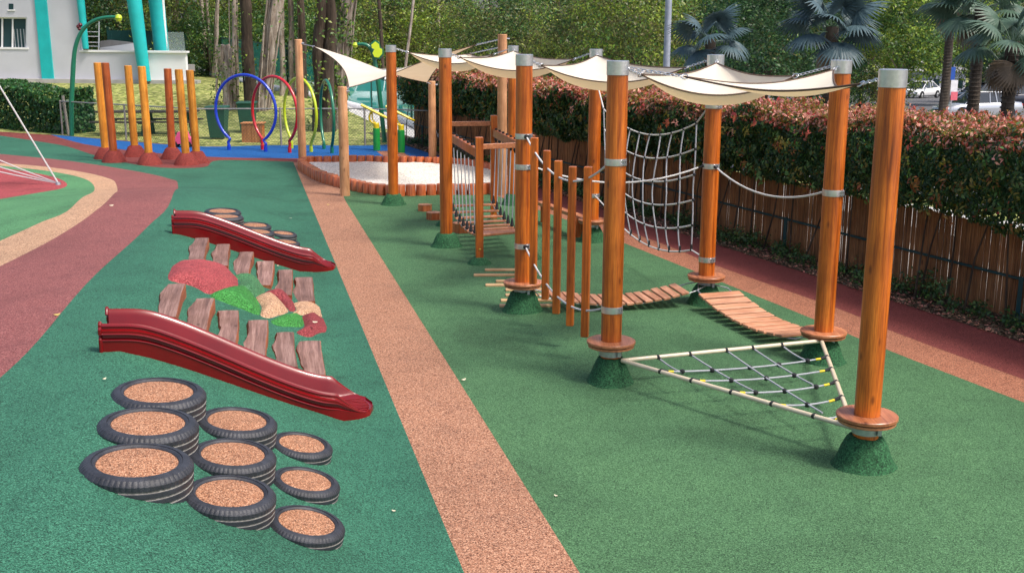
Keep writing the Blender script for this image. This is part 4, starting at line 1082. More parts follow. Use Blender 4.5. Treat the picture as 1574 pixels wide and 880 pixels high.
wing = [(567, 71), (573, 66), (579, 70), (580, 76), (584, 78), (584, 85), (579, 91), (572, 90), (569, 84), (572, 78), (568, 76)]
cc = V(575, Y-.08, 79)
def butterfly(k_, yo, th):
    pl = [V(575+(x-575)*k_, Y-.08, 79+(y-79)*k_) for x, y in wing]; n = len(pl); mb = MB()
    vs = [Vector((q.x, yo, q.z)) for q in pl] + [Vector((q.x, yo+th, q.z)) for q in pl]
    mb.add(vs, [tuple(range(n)), tuple(range(n, 2*n))[::-1]] + [(i, i+n, (i+1) % n+n, (i+1) % n) for i in range(n)]); return mb
butterfly(1.22, Y-.11, .03).build('butterfly_edge', 'green_paint', t_, smooth=False); butterfly(.98, Y-.14, .028).build('butterfly_wings', 'lime_bright', t_, smooth=False)

# ================================================================== YELLOW AND GREEN HAND WHEELS / FLOWER STEMS
wprot = None
for px, py, lb in ((577, 233, 'green and yellow water play stand, left of the sandpit log post'), (615, 236, 'green and yellow water play stand, right of the sandpit log post')):
    p = T(px, py)
    if wprot is None:
        t_ = thing('play_stand', p, lb, 'play stand', 'green and yellow play stands on the blue surface'); wprot = t_
        mb = MB(); mb.lathe([(.10, -.02), (.10, .62), (.08, .63), (0, .63)], 18); mb.build('stem', 'grass_green_paint', t_, world=False)
        mb = MB(); mb.lathe([(.085, .63), (.085, .76), (.07, .78), (0, .78)], 18); mb.build('hub', 'yellow_paint', t_, world=False)
        mb = MB(); mb.tube(bez([(0, 0, .75), (-.26, 0, .78), (-.22, 0, 1.0), (-.10, 0, 1.12)], 12), .03, 10); mb.tube(bez([(0, 0, .76), (-.14, 0, .85), (-.12, 0, 1.0), (-.1, 0, 1.1)], 8), .02, 8); mb.build('bracket', 'yellow_paint', t_, world=False)
        mb = MB()
        for s_ in (-.05, .05): mb.tube([(-.42, s_, 1.28), (-.1, s_, 1.12), (.28, s_, .93)], .032, 10)
        mb.tube([(.28+.10*math.cos(a)*.9, .06*math.sin(a)*1.2, .93-.08*math.cos(a)*.55) for a in [i*2*PI/16 for i in range(16)]], .03, 8, closed=True)
        mb.box((-.15, 0, 1.14), (.30, .10, .03), Matrix.Rotation(R(27), 4, 'Y')); mb.build('handle', 'yellow_paint', t_, world=False)
    else: t_ = copy_tree(wprot); at(t_, p, .05, lb)

# ================================================================== ROPE PYRAMID AT THE LEFT EDGE
an = T(88, 291)
t_ = thing('rope_pyramid', an, 'white climbing pyramid ropes running to a ground anchor at the left edge', 'rope pyramid')
apex = Vector((-12.7, 25.2, 5.3)); dirv = V(0, 24.6, 148) - an; apex = an + dirv*2.6
MB().tube([an+Vector((0, 0, .03)), apex], .018, 7).build('guy_rope', 'rope_white', t_)
for a, b_ in (((0, 254), 2.2), ((0, 264), 2.2), ((0, 271), 2.0)):
    q = V(a[0], an.y+.1, a[1]); MB().tube(sag_line(an+Vector((0, 0, .03)), an + (q-an)*b_, .04), .014, 6).build('side_rope', 'rope_white', t_)
mb = MB(); mb.lathe([(.06, 0), (.05, .05), (.02, .06)], 12, an); mb.build('anchor', 'steel_dull', t_)
mast = Vector((apex.x, apex.y, 0)); mb = MB(); mb.tube([mast, apex], .06, 14); mb.build('mast', 'steel', t_)

# ================================================================== LOW CHAIN-LINK FENCE
FPTS = [Vector((-14.5, 36.85)), Vector((-9.3, 33.55)), Vector((-4.4, 34.05)), Vector((-1.2, 33.35)), Vector((1.2, 32.6))]
t_ = thing('chain_link_fence', (-9.3, 33.55, 0), 'low green wire mesh fence with galvanised posts along the blue surface', 'fence')
mw = MB(); mr_ = MB(); Hf = 1.08
for a, b_ in zip(FPTS[:-1], FPTS[1:]):
    L = (b_-a).length; d = (b_-a)/L; n = int(L/.09)
    for i in range(-12, n):
        for sgn in (1, -1):
            s0 = i*.09; s1 = s0 + Hf*.9; z0, z1 = (0.02, Hf) if sgn > 0 else (Hf, .02)
            f0, f1 = max(0, s0), min(L, s1)
            if f1 <= f0: continue
            za = z0+(z1-z0)*(f0-s0)/(s1-s0); zb_ = z0+(z1-z0)*(f1-s0)/(s1-s0)
            p, q = a+d*f0, a+d*f1; zt0, zt1 = terr(p.x, p.y), terr(q.x, q.y)
            mw.tube([(p.x, p.y, za+zt0), (q.x, q.y, zb_+zt1)], .0030, 3, caps=False)
    npst = max(1, round(L/2.6))
    mr_.tube([(a.x, a.y, Hf+terr(a.x, a.y)), (b_.x, b_.y, Hf+terr(b_.x, b_.y))], .02, 6)
    for i in range(npst+1):
        p = a.lerp(b_, i/npst); 
        if i < npst or b_ is FPTS[-1]:
            mb = MB(); z = terr(p.x, p.y); mb.lathe([(.03, z-.05), (.03, z+Hf+.03), (0, z+Hf+.04)], 8, (p.x, p.y, 0)); mb.build('fence_post', 'galv_post', t_)
mw.build('wire_mesh', 'fence_green', t_, smooth=False); mr_.build('top_rail', 'galv_wire', t_)

# ================================================================== TALL NETTED FENCE AND PIPE AT THE BACK
bp_ = [T(*q) for q in [(232, 112), (285, 107), (340, 124), (440, 148), (529, 164), (600, 176), (660, 187), (720, 199)]]
t_ = thing('netted_fence', bp_[4], 'tall fence hung with teal netting behind the trees and the hoops', 'fence')
mn = MB(); mr_ = MB(); HN = 1.5
for a, b_ in zip(bp_[:-1], bp_[1:]):
    h1 = HN*(1.25 if a.x < -9 else 1)
    mn.add([(a.x, a.y, a.z), (b_.x, b_.y, b_.z), (b_.x, b_.y, b_.z+h1), (a.x, a.y, a.z+h1)], [(0, 1, 2, 3)]); mr_.tube([(a.x, a.y, a.z+h1), (b_.x, b_.y, b_.z+h1)], .03, 6)
    for f in (0, .5):
        p = a.lerp(b_, f); mb = MB(); mb.lathe([(.05, -.2), (.05, h1+.05), (0, h1+.06)], 8, p); mb.build('fence_post', 'fence_green', t_)
mn.build('netting', 'netting', t_, smooth=False); mr_.build('top_rail', 'fence_green', t_)
pp = [T(x, y) + Vector((0, 0, .1)) for x, y in [(255, 103), (285, 110), (330, 124), (400, 140), (470, 152), (545, 170), (600, 186), (650, 202), (700, 218)]]
o = MB().tube(pp, .14, 12).build('drain_pipe', 'pipe_grey'); tag(o, 'long fat grey pipe lying on the grass slope beside the netted fence', 'pipe')
a = T(680, 226) ; b_ = V(663, a.y+.2, 200)
o = MB().tube([T(683, 228), V(664, 33.5, 198)], .035, 8).build('brace_bar', 'white_paint'); tag(o, 'thin white slanting bar at the fence beside the short tan post', 'bar')

# ================================================================== BUILDING
BY = 50.0
bz = terr(-16, BY); 
def bp2(px, py, Y=BY): q = V(px, Y, py); return q
t_ = thing('white_building', (V(150, BY, 128).x, BY, bz), 'white building with leaning teal columns and an open terrace, up on the grass slope', 'building')
def quad_slab(pxs, Y, th, name, mat, par=t_):
    n = len(pxs); mb = MB(); q = [V(x, Y, y) for x, y in pxs]
    vs = [Vector((a.x, Y, a.z)) for a in q] + [Vector((a.x, Y+th, a.z)) for a in q]
    mb.add(vs, [tuple(range(n)), tuple(range(n, 2*n))[::-1]] + [(i, i+n, (i+1) % n+n, (i+1) % n) for i in range(n)]); return mb.build(name, mat, par, smooth=False)
# wall pieces round the window (0-38, 34-82) and the small vent (8-16, 14-24)
wx0, wx1, wy0, wy1 = -20, 37, 35, 81
quad_slab([(-260, 130), (-260, -120), (wx0, -120), (wx0, 130)], BY, .3, 'wall', 'render_white')
quad_slab([(wx0, 130), (wx0, wy1), (wx1, wy1), (wx1, 130)], BY, .3, 'wall', 'render_white')
quad_slab([(wx0, wy0), (wx0, -120), (wx1, -120), (wx1, wy0)], BY, .3, 'wall', 'render_white')
quad_slab([(wx1, 130), (wx1, -120), (120, -120), (120, 130)], BY, .3, 'wall', 'render_white')
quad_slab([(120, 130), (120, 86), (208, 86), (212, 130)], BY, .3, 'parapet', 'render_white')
quad_slab([(212, 130), (208, 86), (281, 86), (284, 130)], BY+.05, .3, 'parapet', 'render_bright')  # brighter copy of the wall render, lit tone painted into this parapet
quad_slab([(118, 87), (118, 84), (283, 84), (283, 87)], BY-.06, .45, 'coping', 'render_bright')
quad_slab([(-260, 134), (-260, 129), (300, 129), (300, 136)], BY-.25, .6, 'plinth', 'concrete')
wf = quad_slab([(wx0, wy1+3), (wx0, wy1), (wx1+3, wy1), (wx1+3, wy1+3)], BY-.03, .2, 'window_sill', 'render_bright')
win = quad_slab([(wx0, wy1), (wx0, wy0), (wx1, wy0), (wx1, wy1)], BY+.2, .03, 'window', 'window_dark')
for x in (-2, 14, 35.5): quad_slab([(x, wy1), (x, wy0), (x+2, wy0), (x+2, wy1)], BY+.12, .06, 'window_frame', 'white_paint')
quad_slab([(wx0, wy0+2), (wx0, wy0), (wx1, wy0), (wx1, wy0+2)], BY+.11, .06, 'window_frame', 'white_paint')
quad_slab([(9, 23), (9, 14), (16, 14), (16, 23)], BY-.02, .04, 'vent', 'window_dark')
quad_slab([(7, 25), (7, 23), (18, 23), (18, 25)], BY-.05, .08, 'vent_ledge', 'render_bright')
# chairs-like pale bars seen in the window
mb = MB()
for i in range(4): q = V(18+i*5, BY+.19, 60); mb.box((q.x, BY+.185, q.z-.2), (.04, .02, .8))
mb.build('window_bars', 'steel_dull', t_)
# leaning columns
def lean(pxa, pxb, w1, w2, Y, name='column', mat='teal_paint', rad=None):
    a, b_ = V(*(pxa[0], Y, pxa[1])), V(pxb[0], Y, pxb[1]); r1, r2 = w1/2*Y/FPX, w2/2*Y/FPX
    ext_ = (b_-a)*1.0; MB().tube([a, b_], [r1, r2], 18).build(name, mat, t_)
quad_slab([(61, 129), (41, -60), (59, -60), (79, 129)], BY-.10, .12, 'column', 'teal_paint')
lean((220, 131), (192, -60), 17, 24, BY-.35)
lean((245, 85), (228, -60), 22, 24, BY+1.8)
lean((128, 82), (114, -40), 9, 13, BY-.12)
mb = MB(); a, b_ = V(252, BY+1.7, 85), V(240, BY+1.7, -60); mb.tube([a, b_], .07, 8); mb.build('column_edge', 'render_bright', t_)
# terrace: floor, ramp block, rails, soffit slab
q0, q1 = V(118, BY+.3, 86), V(284, BY+.3, 86); fl = MB(); fl.box(((q0.x+q1.x)/2-.2, BY+1.6, q0.z-.75), (q1.x-q0.x-.4, 2.5, .3)); fl.build('terrace_floor', 'concrete_shade', t_)
quad_slab([(150, 84), (150, 80), (205, 72), (206, 84)], BY+1.2, .25, 'ramp_wall', 'render_bright')
quad_slab([(150, 80), (150, 70), (164, 68), (205, 72)], BY+2.0, .2, 'ramp', 'concrete')
quad_slab([(150, 4), (150, -40), (189, -40), (189, 3)], BY+1.0, .5, 'ceiling_slab', 'render_bright')
for y in (56, 63, 72, 78): a, b_ = V(121, BY+.9, y), V(149, BY+.9, y); MB().tube([a, b_], .022, 6).build('rail', 'white_paint', t_)
for x in (121, 148): a, b_ = V(x, BY+.9, 84), V(x, BY+.9, 40 if x == 148 else 55); MB().tube([a, b_], .03, 6).build('rail_post', 'white_paint', t_)
quad_slab([(252, 84), (252, 55), (278, 55), (281, 84)], BY+.2, .02, 'glass_panel', 'pane_glass')
# back/side volume so it holds from other views
q = V(-260, BY, 130); e = V(-60, BY, 130); mb = MB(); mb.box(((q.x+e.x)/2, BY+4.2, 4.4), (e.x-q.x-.02, 7.6, 7)); mb.build('rear_volume', 'render_white', t_)
mb = MB(); a = V(-260, BY, -100); b2 = V(284, BY, -100); mb.box(((a.x+b2.x)/2, BY+3.5, 8.3), (b2.x-a.x, 9, .4)); mb.build('roof', 'concrete', t_)
# green panel fence seen through terrace
a, b_ = V(162, 62, 75), V(282, 62, 75); t2 = thing('panel_fence', (a.x, 62, terr(a.x, 62)), 'green panel fence seen through the open terrace of the white building', 'fence')
mb = MB()
for i in range(18):
    x = a.x + (b_.x-a.x)*(i+.5)/18; mb.box((x, 62+.02*(i % 2), 2.2), (.23, .04, 2.2))
mb.build('panel', 'dark_teal', t2, smooth=False)
for x in (a.x, b_.x): mb = MB(); mb.box((x, 62.1, 2.25), (.1, .1, 2.5)); mb.build('fence_post', 'fence_green', t2)

# ================================================================== PICNIC TABLES, BINS, CRATE, TOY
def picnic(px, py, label, first_=[None]):
    p = T(px, py)
    if first_[0] is None:
        t2 = thing('picnic_table', p, label, 'picnic table', 'dark picnic tables on the grass'); first_[0] = t2
        mb = MB()
        for i in range(5): mb.box((0, -.30+i*.15, .74), (1.9, .135, .045), bev=.004)
        mb.build('tabletop', 'wood_dark', t2, world=False, smooth=False)
        for s_ in (-1, 1):
            mb = MB(); mb.box((0, .68*s_, .45), (1.9, .26, .045), bev=.004); mb.build('bench', 'wood_dark', t2, world=False, smooth=False)
        for s_ in (-1, 1):
            mb = MB(); x = .62*s_
            for q in (-1, 1): mb.box((x, .33*q, .37), (.09, .09, .84), Matrix.Rotation(.42*q, 4, 'X'))
            mb.box((x, 0, .42), (.07, 1.55, .06)); mb.build('leg', 'bin_green', t2, world=False, smooth=False)
    else: t2 = copy_tree(first_[0]); at(t2, p, .06, label)
picnic(195, 213, 'dark picnic table with green legs, behind the left upright poles')
picnic(258, 212, 'dark picnic table with green legs, behind the right upright poles')
def bin_(px, py, label, first_=[None]):
    p = T(px, py)
    if first_[0] is None:
        t2 = thing('wheelie_bin', p, label, 'bin', 'dark green wheelie bins'); first_[0] = t2
        mb = MB(); w0, w1, h = .22, .29, .95
        vs = [(-w0, -w0, .05), (w0, -w0, .05), (w0, w0, .05), (-w0, w0, .05), (-w1, -w1*1.1, h), (w1, -w1*1.1, h), (w1, w1*1.1, h), (-w1, w1*1.1, h)]
        mb.add(vs, [(0, 3, 2, 1), (4, 5, 6, 7), (0, 1, 5, 4), (1, 2, 6, 5), (2, 3, 7, 6), (3, 0, 4, 7)]); mb.build('body', 'bin_green', t2, world=False, smooth=False)
        mb = MB(); mb.box((0, 0, .985), (.64, .70, .07), bev=.02); mb.box((0, .38, .96), (.5, .05, .05)); mb.build('lid', 'bin_green', t2, world=False, smooth=False)
        for s_ in (-1, 1): mb = MB(); mb.lathe([(.10, -.025), (.10, .025)], 16, (s_*.24, .26, .10), M=Matrix.Rotation(PI/2, 4, 'Y')); mb.build('wheel', 'black_plastic', t2, world=False)
    else: t2 = copy_tree(first_[0]); at(t2, p, .1, label)
bin_(334, 218, 'dark green wheelie bin behind the blue hoop')
bin_(379, 208, 'dark green wheelie bin just left of the crate, behind the mesh fence')
p = T(388, 222); t2 = thing('wooden_crate', p, 'small orange slatted wooden crate behind the mesh fence', 'crate')
mb = MB()
for i in range(9): mb.box((p.x-.28+i*.07, p.y-.22, p.z+.28), (.06, .02, .56))
mb.build('front_slats', 'wood_crate', t2, smooth=False)
mb = MB(); mb.box((p.x, p.y, p.z+.27), (.60, .40, .52)); mb.build('box', 'wood_redpost', t2, smooth=False)
mb = MB(); mb.box((p.x, p.y, p.z+.575), (.68, .50, .03)); mb.build('lid', 'wood_crate', t2, smooth=False)
p = T(279, 231); t2 = thing('toy_car', p, 'small pink toy car on the blue surface behind the upright poles', 'toy car')
mb = MB(); mb.add([(p.x+x*.30, p.y+y, p.z+z) for y in (-.16, .16) for x, z in [(-1, .1), (-1, .26), (-.5, .30), (-.3, .44), (.45, .44), (.6, .3), (1, .24), (1, .1)]], [tuple(range(8)), tuple(range(8, 16))[::-1]] + [(i, i+8, (i+1) % 8+8, (i+1) % 8) for i in range(8)])
mb.build('body', 'pink_plastic', t2, smooth=False)
for x in (-.2, .2):
    for y in (-.17, .17): mb = MB(); mb.lathe([(.09, -.03), (.09, .03)], 14, (p.x+x, p.y+y, p.z+.09), M=Matrix.Rotation(PI/2, 4, 'X')); mb.build('wheel', 'black_plastic', t2)

# ================================================================== VEHICLES
def car(label, loc, rz, mat, kind='sedan', group=None):
    t2 = thing({'van': 'parked_van'}.get(kind, 'parked_car'), loc, label, 'van' if kind == 'van' else 'car', group, rz)
    if kind == 'van': Lc, hw, zt, belt = 4.7, .86, 1.98, 1.05
    elif kind == 'suv': Lc, hw, zt, belt = 4.5, .90, 1.66, 1.02
    else: Lc, hw, zt, belt = 4.35, .86, 1.45, .90
    x0 = -Lc/2; x1 = Lc/2
    if kind == 'van': st = [(x0, .45, belt-.1), (x0+.06, .3, belt), (x0+.6, .25, belt), (0, .25, belt), (x1-.75, .25, belt), (x1-.35, .25, .98), (x1-.06, .3, .85), (x1, .45, .70)]
    elif kind == 'suv': st = [(x0, .45, belt-.15), (x0+.08, .3, belt), (x0+.8, .25, belt+.02), (0, .25, belt), (x1-1.15, .25, belt-.02), (x1-.5, .25, .95), (x1-.1, .3, .80), (x1, .45, .62)]
    else: st = [(x0, .42, .80), (x0+.10, .30, .93), (x0+.6, .24, .95), (0, .22, .90), (x1-1.25, .22, .88), (x1-.6, .22, .80), (x1-.12, .28, .68), (x1, .40, .55)]
    vs = []; k = 10
    for i, (x, zl, zh) in enumerate(st):
        e_ = .90 if i in (0, len(st)-1) else (.97 if i in (1, len(st)-2) else 1); w_ = hw*e_
        q = [(w_*.90, zl), (w_, zl+.10), (w_*1.0, (zl+zh)/2+.05), (w_*.97, zh-.08), (w_*.88, zh)]
        ring_ = q + [(-a, b_) for a, b_ in q[::-1]]
        vs += [(x, a, b_) for a, b_ in ring_]
    n = len(st); fs = [(i*k+j, (i+1)*k+j, (i+1)*k+(j+1) % k, i*k+(j+1) % k) for i in range(n-1) for j in range(k)] + [tuple(range(k)), tuple((n-1)*k+j for j in range(k))[::-1]]
    mb = MB(); mb.add(vs, fs); mb.build('body', mat, t2, world=False, ang=50)
    # cabin
    if kind == 'van': cb = [(x0+.05, belt-.05), (x0+.20, zt-.06), (x0+.6, zt), (x1-1.35, zt), (x1-.95, zt-.15), (x1-.42, belt-.08)]
    elif kind == 'suv': cb = [(x0+.08, belt-.05), (x0+.45, zt-.08), (x0+.95, zt), (x1-2.1, zt), (x1-1.75, zt-.1), (x1-1.0, belt-.05)]
    else: cb = [(x0+.45, .90), (x0+1.25, zt-.05), (x0+1.6, zt), (x1-2.1, zt), (x1-1.8, zt-.06), (x1-.98, .82)]
    def inner(x): return hw*.90
    vs = []
    zb0 = belt-.06
    lowl = [(a, zb0) for a, _ in cb]
    m2 = MB(); nn = len(cb)
    for (x, z) in cb:
        f = (z-zb0)/(zt-zb0); w_ = hw*(.90-.17*max(0, f))
        vs += [(x, w_, z), (x, -w_, z)]
    sidef = [tuple(2*i for i in range(nn)), tuple(2*i+1 for i in range(nn))[::-1]]
    top_ = [(2*i, 2*i+1, 2*i+3, 2*i+2) for i in range(nn-1)] + [(0, 2*nn-2, 2*nn-1, 1)]
    m2.add(vs, sidef+top_); m2.build('window_glass', 'car_glass', t2, world=False, smooth=False)
    # roof and pillars over the glass
    m3 = MB(); w_ = hw*.735; xa, xb = cb[1][0], cb[4][0]
    m3.box(((xa+xb)/2, 0, zt+.005), (xb-xa+.05, w_*2+.03, .05), bev=.02)
    def pill(p, q, sz=.05):
        for s_ in (-1, 1):
            fp_ = lambda x, z: Vector((x, s_*(hw*(.90-.17*max(0, (z-zb0)/(zt-zb0)))+.008), z)); m3.tube([fp_(*p), fp_(*q)], sz, 6)
    pill(cb[0], cb[1], .045); pill(cb[1], cb[2], .04); pill(cb[4], cb[5], .035); xm = (cb[2][0]+cb[3][0])/2
    pill((xm, zb0), (xm, zt), .035); pill((cb[1][0]+.25, zb0), (cb[2][0], zt), .035)
    if kind == 'van':
        m3.box(((x0+xm)/2+.1, 0, (belt+zt)/2), (xm-x0-.5, hw*1.70, (zt-belt)*.98), bev=.06)
    m3.build('roof', mat, t2, world=False)
    wr = .33 if kind != 'sedan' else .31
    for x in (x0+.82, x1-.85):
        for s_ in (-1, 1):
            mb = MB(); My = Matrix.Rotation(PI/2, 4, 'X'); mb.lathe([(wr+.06, -.02), (wr+.06, .02)], 24, (x, s_*(hw-.010), wr+.02), M=My); mb.build('wheel_arch', 'black_plastic', t2, world=False)
            wh = bpy.data.objects.new('wheel', None); COL.objects.link(wh); wh.parent = t2; wh.location = (x, s_*(hw-.05), wr)
            mb = MB(); mb.lathe([(wr*.62, -.10), (wr*.95, -.10), (wr, -.07), (wr, .07), (wr*.95, .10), (wr*.62, .10)], 28, closed=True, M=My); mb.build('tyre', 'black_plastic', wh, world=False)
            mb = MB(); mb.lathe([(0, -.085), (wr*.62, -.075), (wr*.62, .075), (0, .085)], 20, M=My)
            for a in range(5): mb.box((wr*.33*math.cos(a*2*PI/5), s_*.09, wr*.33*math.sin(a*2*PI/5)), (wr*.5, .02, .05), Matrix.Rotation(-a*2*PI/5, 4, 'Y'))
            mb.build('rim', 'rim_metal', wh, world=False)
    zh_ = st[-2][2]
    for s_ in (-1, 1):
        mb = MB(); mb.box((x1-.10, s_*hw*.72, zh_-.10), (.16, .34, .13), Matrix.Rotation(-.25*s_, 4, 'Z'), bev=.02); mb.build('headlight', 'headlight', t2, world=False)
        mb = MB(); mb.box((x0+.05, s_*hw*.75, belt-.12), (.10, .28, .14), bev=.02); mb.build('taillight', 'taillight', t2, world=False)
        mb = MB(); mb.box((cb[5][0]-.30, s_*(hw+.06), belt+.02), (.16, .18, .12), bev=.02); mb.build('wing_mirror', mat, t2, world=False)
    mb = MB(); mb.box((x1-.01, 0, zh_-.22), (.06, hw*1.0, .12), bev=.01); mb.box((x1-.01, 0, .42), (.05, hw*1.4, .12), bev=.01); mb.build('grille', 'black_plastic', t2, world=False)
    return t2
def cl(px, py, Y): p = V(px, Y, py); return p
p = T(1412, 144); car('white sedan parked across the road, seen side-on beyond the nearest log post', p, PI+.72, 'car_white'); print('sedan', p)
p = T(1492, 186); p = V(1495, 56, 186-0); car('silver car just behind the hedge, partly hidden by a palm trunk', (V(1500, 62, 150).x, 62, terr(V(1500, 62, 150).x, 62)), PI+.15, 'car_silver')
for px, Y, mt, kd, rz, lb in [(1486, 84, 'car_dark', 'suv', PI+.3, 'dark blue car parked behind the pink and white banner'), (1545, 80, 'car_dark', 'suv', PI+.2, 'dark car behind the right fan palm'),
                              (1398, 112, 'car_white', 'sedan', .3, 'far white car at the back of the car park, under the yellow-green tree'), (1352, 104, 'car_silver', 'sedan', .2, 'far silver car behind the top of the log post with the white sail')]:
    x = (px-787)/FPX*Y*1.02; car(lb, (x, Y, terr(x, Y)), rz, mt, kd)
x = (600-787)/FPX*59; car('white van parked on the road behind the netted fence', (x, 58, terr(x, 58)), -PI*.62, 'car_white', 'van')

# banner, house, gazebo, lamp column
p = V(1462, 60, 150); z = terr(p.x, 60); t2 = thing('banner_flag', (p.x, 60, z), 'white feather banner with pink foot and blue tip beside a palm trunk', 'banner')
def bq(y0, y1, name, mat, w_=9):
    a, b_ = V(1459, 60, y0), V(1459+w_, 60, y1); mb = MB(); mb.box(((a.x+b_.x)/2, 60, (a.z+b_.z)/2), (b_.x-a.x, .03, abs(a.z-b_.z))); mb.build(name, mat, t2, smooth=False)
bq(116, 134, 'white_panel', 'banner_white'); bq(134.1, 147, 'pink_panel', 'banner_pink'); bq(96, 115.9, 'blue_panel', 'banner_blue', 5)
MB().tube([(p.x-.10, 60.03, z), (p.x-.10, 60.03, V(1460, 60, 92).z)], .03, 8).build('pole', 'steel', t2)
def house(px0, px1, py_e, py_t, Y, label, mat='roof_pale', green=False):
    a, b_ = V(px0, Y, py_e), V(px1, Y, py_e); zt = V(px0, Y, py_t).z; zg = terr(a.x, Y); t2 = thing('pale_house', ((a.x+b_.x)/2, Y, zg), label, 'building')
    mb = MB(); mb.box(((a.x+b_.x)/2, Y+3, (zg+a.z)/2), (b_.x-a.x, 6, a.z-zg)); mb.build('wall', 'render_white', t2, smooth=False)
    mb = MB(); x0, x1, m_ = a.x-.4, b_.x+.4, (a.x+b_.x)/2
    mb.add([(x0, Y-.4, a.z), (x1, Y-.4, a.z), (m_, Y-.4, zt), (x0, Y+6.4, a.z), (x1, Y+6.4, a.z), (m_, Y+6.4, zt)], [(0, 1, 2), (3, 5, 4), (0, 2, 5, 3), (1, 4, 5, 2), (0, 3, 4, 1)]); mb.build('roof', mat, t2, smooth=False)
    for i in range(3):
        x = a.x + (b_.x-a.x)*(i+.5)/3; mb = MB(); mb.box((x, Y-.02, (zg+a.z)/2), ((b_.x-a.x)*.18, .05, (a.z-zg)*.4)); mb.build('window', 'window_dark', t2, smooth=False)
house(1428, 1482, 104, 84, 118, 'small pale house with a pitched roof beyond the car park')
house(1340, 1400, 108, 96, 125, 'low pale house seen behind the far parked cars')
house(1550, 1640, 100, 78, 115, 'pale building half hidden by the palms at the right edge')
p = V(1021, 40, 95); zg = terr(p.x, 40); t2 = thing('lamp_column', (p.x, 40, zg), 'plain grey lamp column rising between the trees behind the sails', 'lamp column')
mb = MB(); mb.lathe([(.14, 0), (.14, .5), (.12, .55), (.11, 9)], 18, (p.x, 40, zg)); mb.build('column', 'lamp_grey', t2)
mb = MB(); mb.tube([(p.x, 40, zg+9), (p.x+.3, 39.9, zg+9.4), (p.x+1.2, 39.8, zg+9.6)], .06, 8); mb.box((p.x+1.5, 39.8, zg+9.6), (.7, .25, .1), bev=.02); mb.build('lamp_head', 'lamp_grey', t2)

# ================================================================== BAMBOO FENCE (right)
t_ = thing('bamboo_fence', (*fp(0, .75), 0), 'brown bamboo screen fence below the red-tipped hedge', 'fence')
mb = MB(); s = -19.0; HB = 1.08
while s < 12:
    wv_ = random.uniform(.012, .022); x, y = fp(s, .75+random.uniform(-.008, .008)); gap = random.random() < .016
    if not gap:
        h_ = HB+random.uniform(-.025, .02); tl_ = random.uniform(-.012, .012)
        mb.tube([(x, y, -.02), (x+tl_*.3, y+tl_, h_*.5), (x, y, h_)], wv_*.62, 5 if s > -3 else 4)
    s += wv_*1.12 + (.004 if gap else 0)
mb.build('bamboo_canes', 'bamboo', t_, ang=60)
mb = MB(); mb.tube([Vector((*fp(-19, .70), .50)), Vector((*fp(12, .70), .50))], .018, 6); a0 = Vector((*fp(-19, .695), .66)); 
mb.build('mid_rail', 'dark_teal', t_)
for s in np.arange(-18, 12, 2.35):
    x, y = fp(s, .69); mb = MB(); mb.box((x, y, .26), (.05, .05, .54), Matrix.Rotation(-.38, 4, 'Z')); mb.build('fence_post', 'dark_teal', t_)

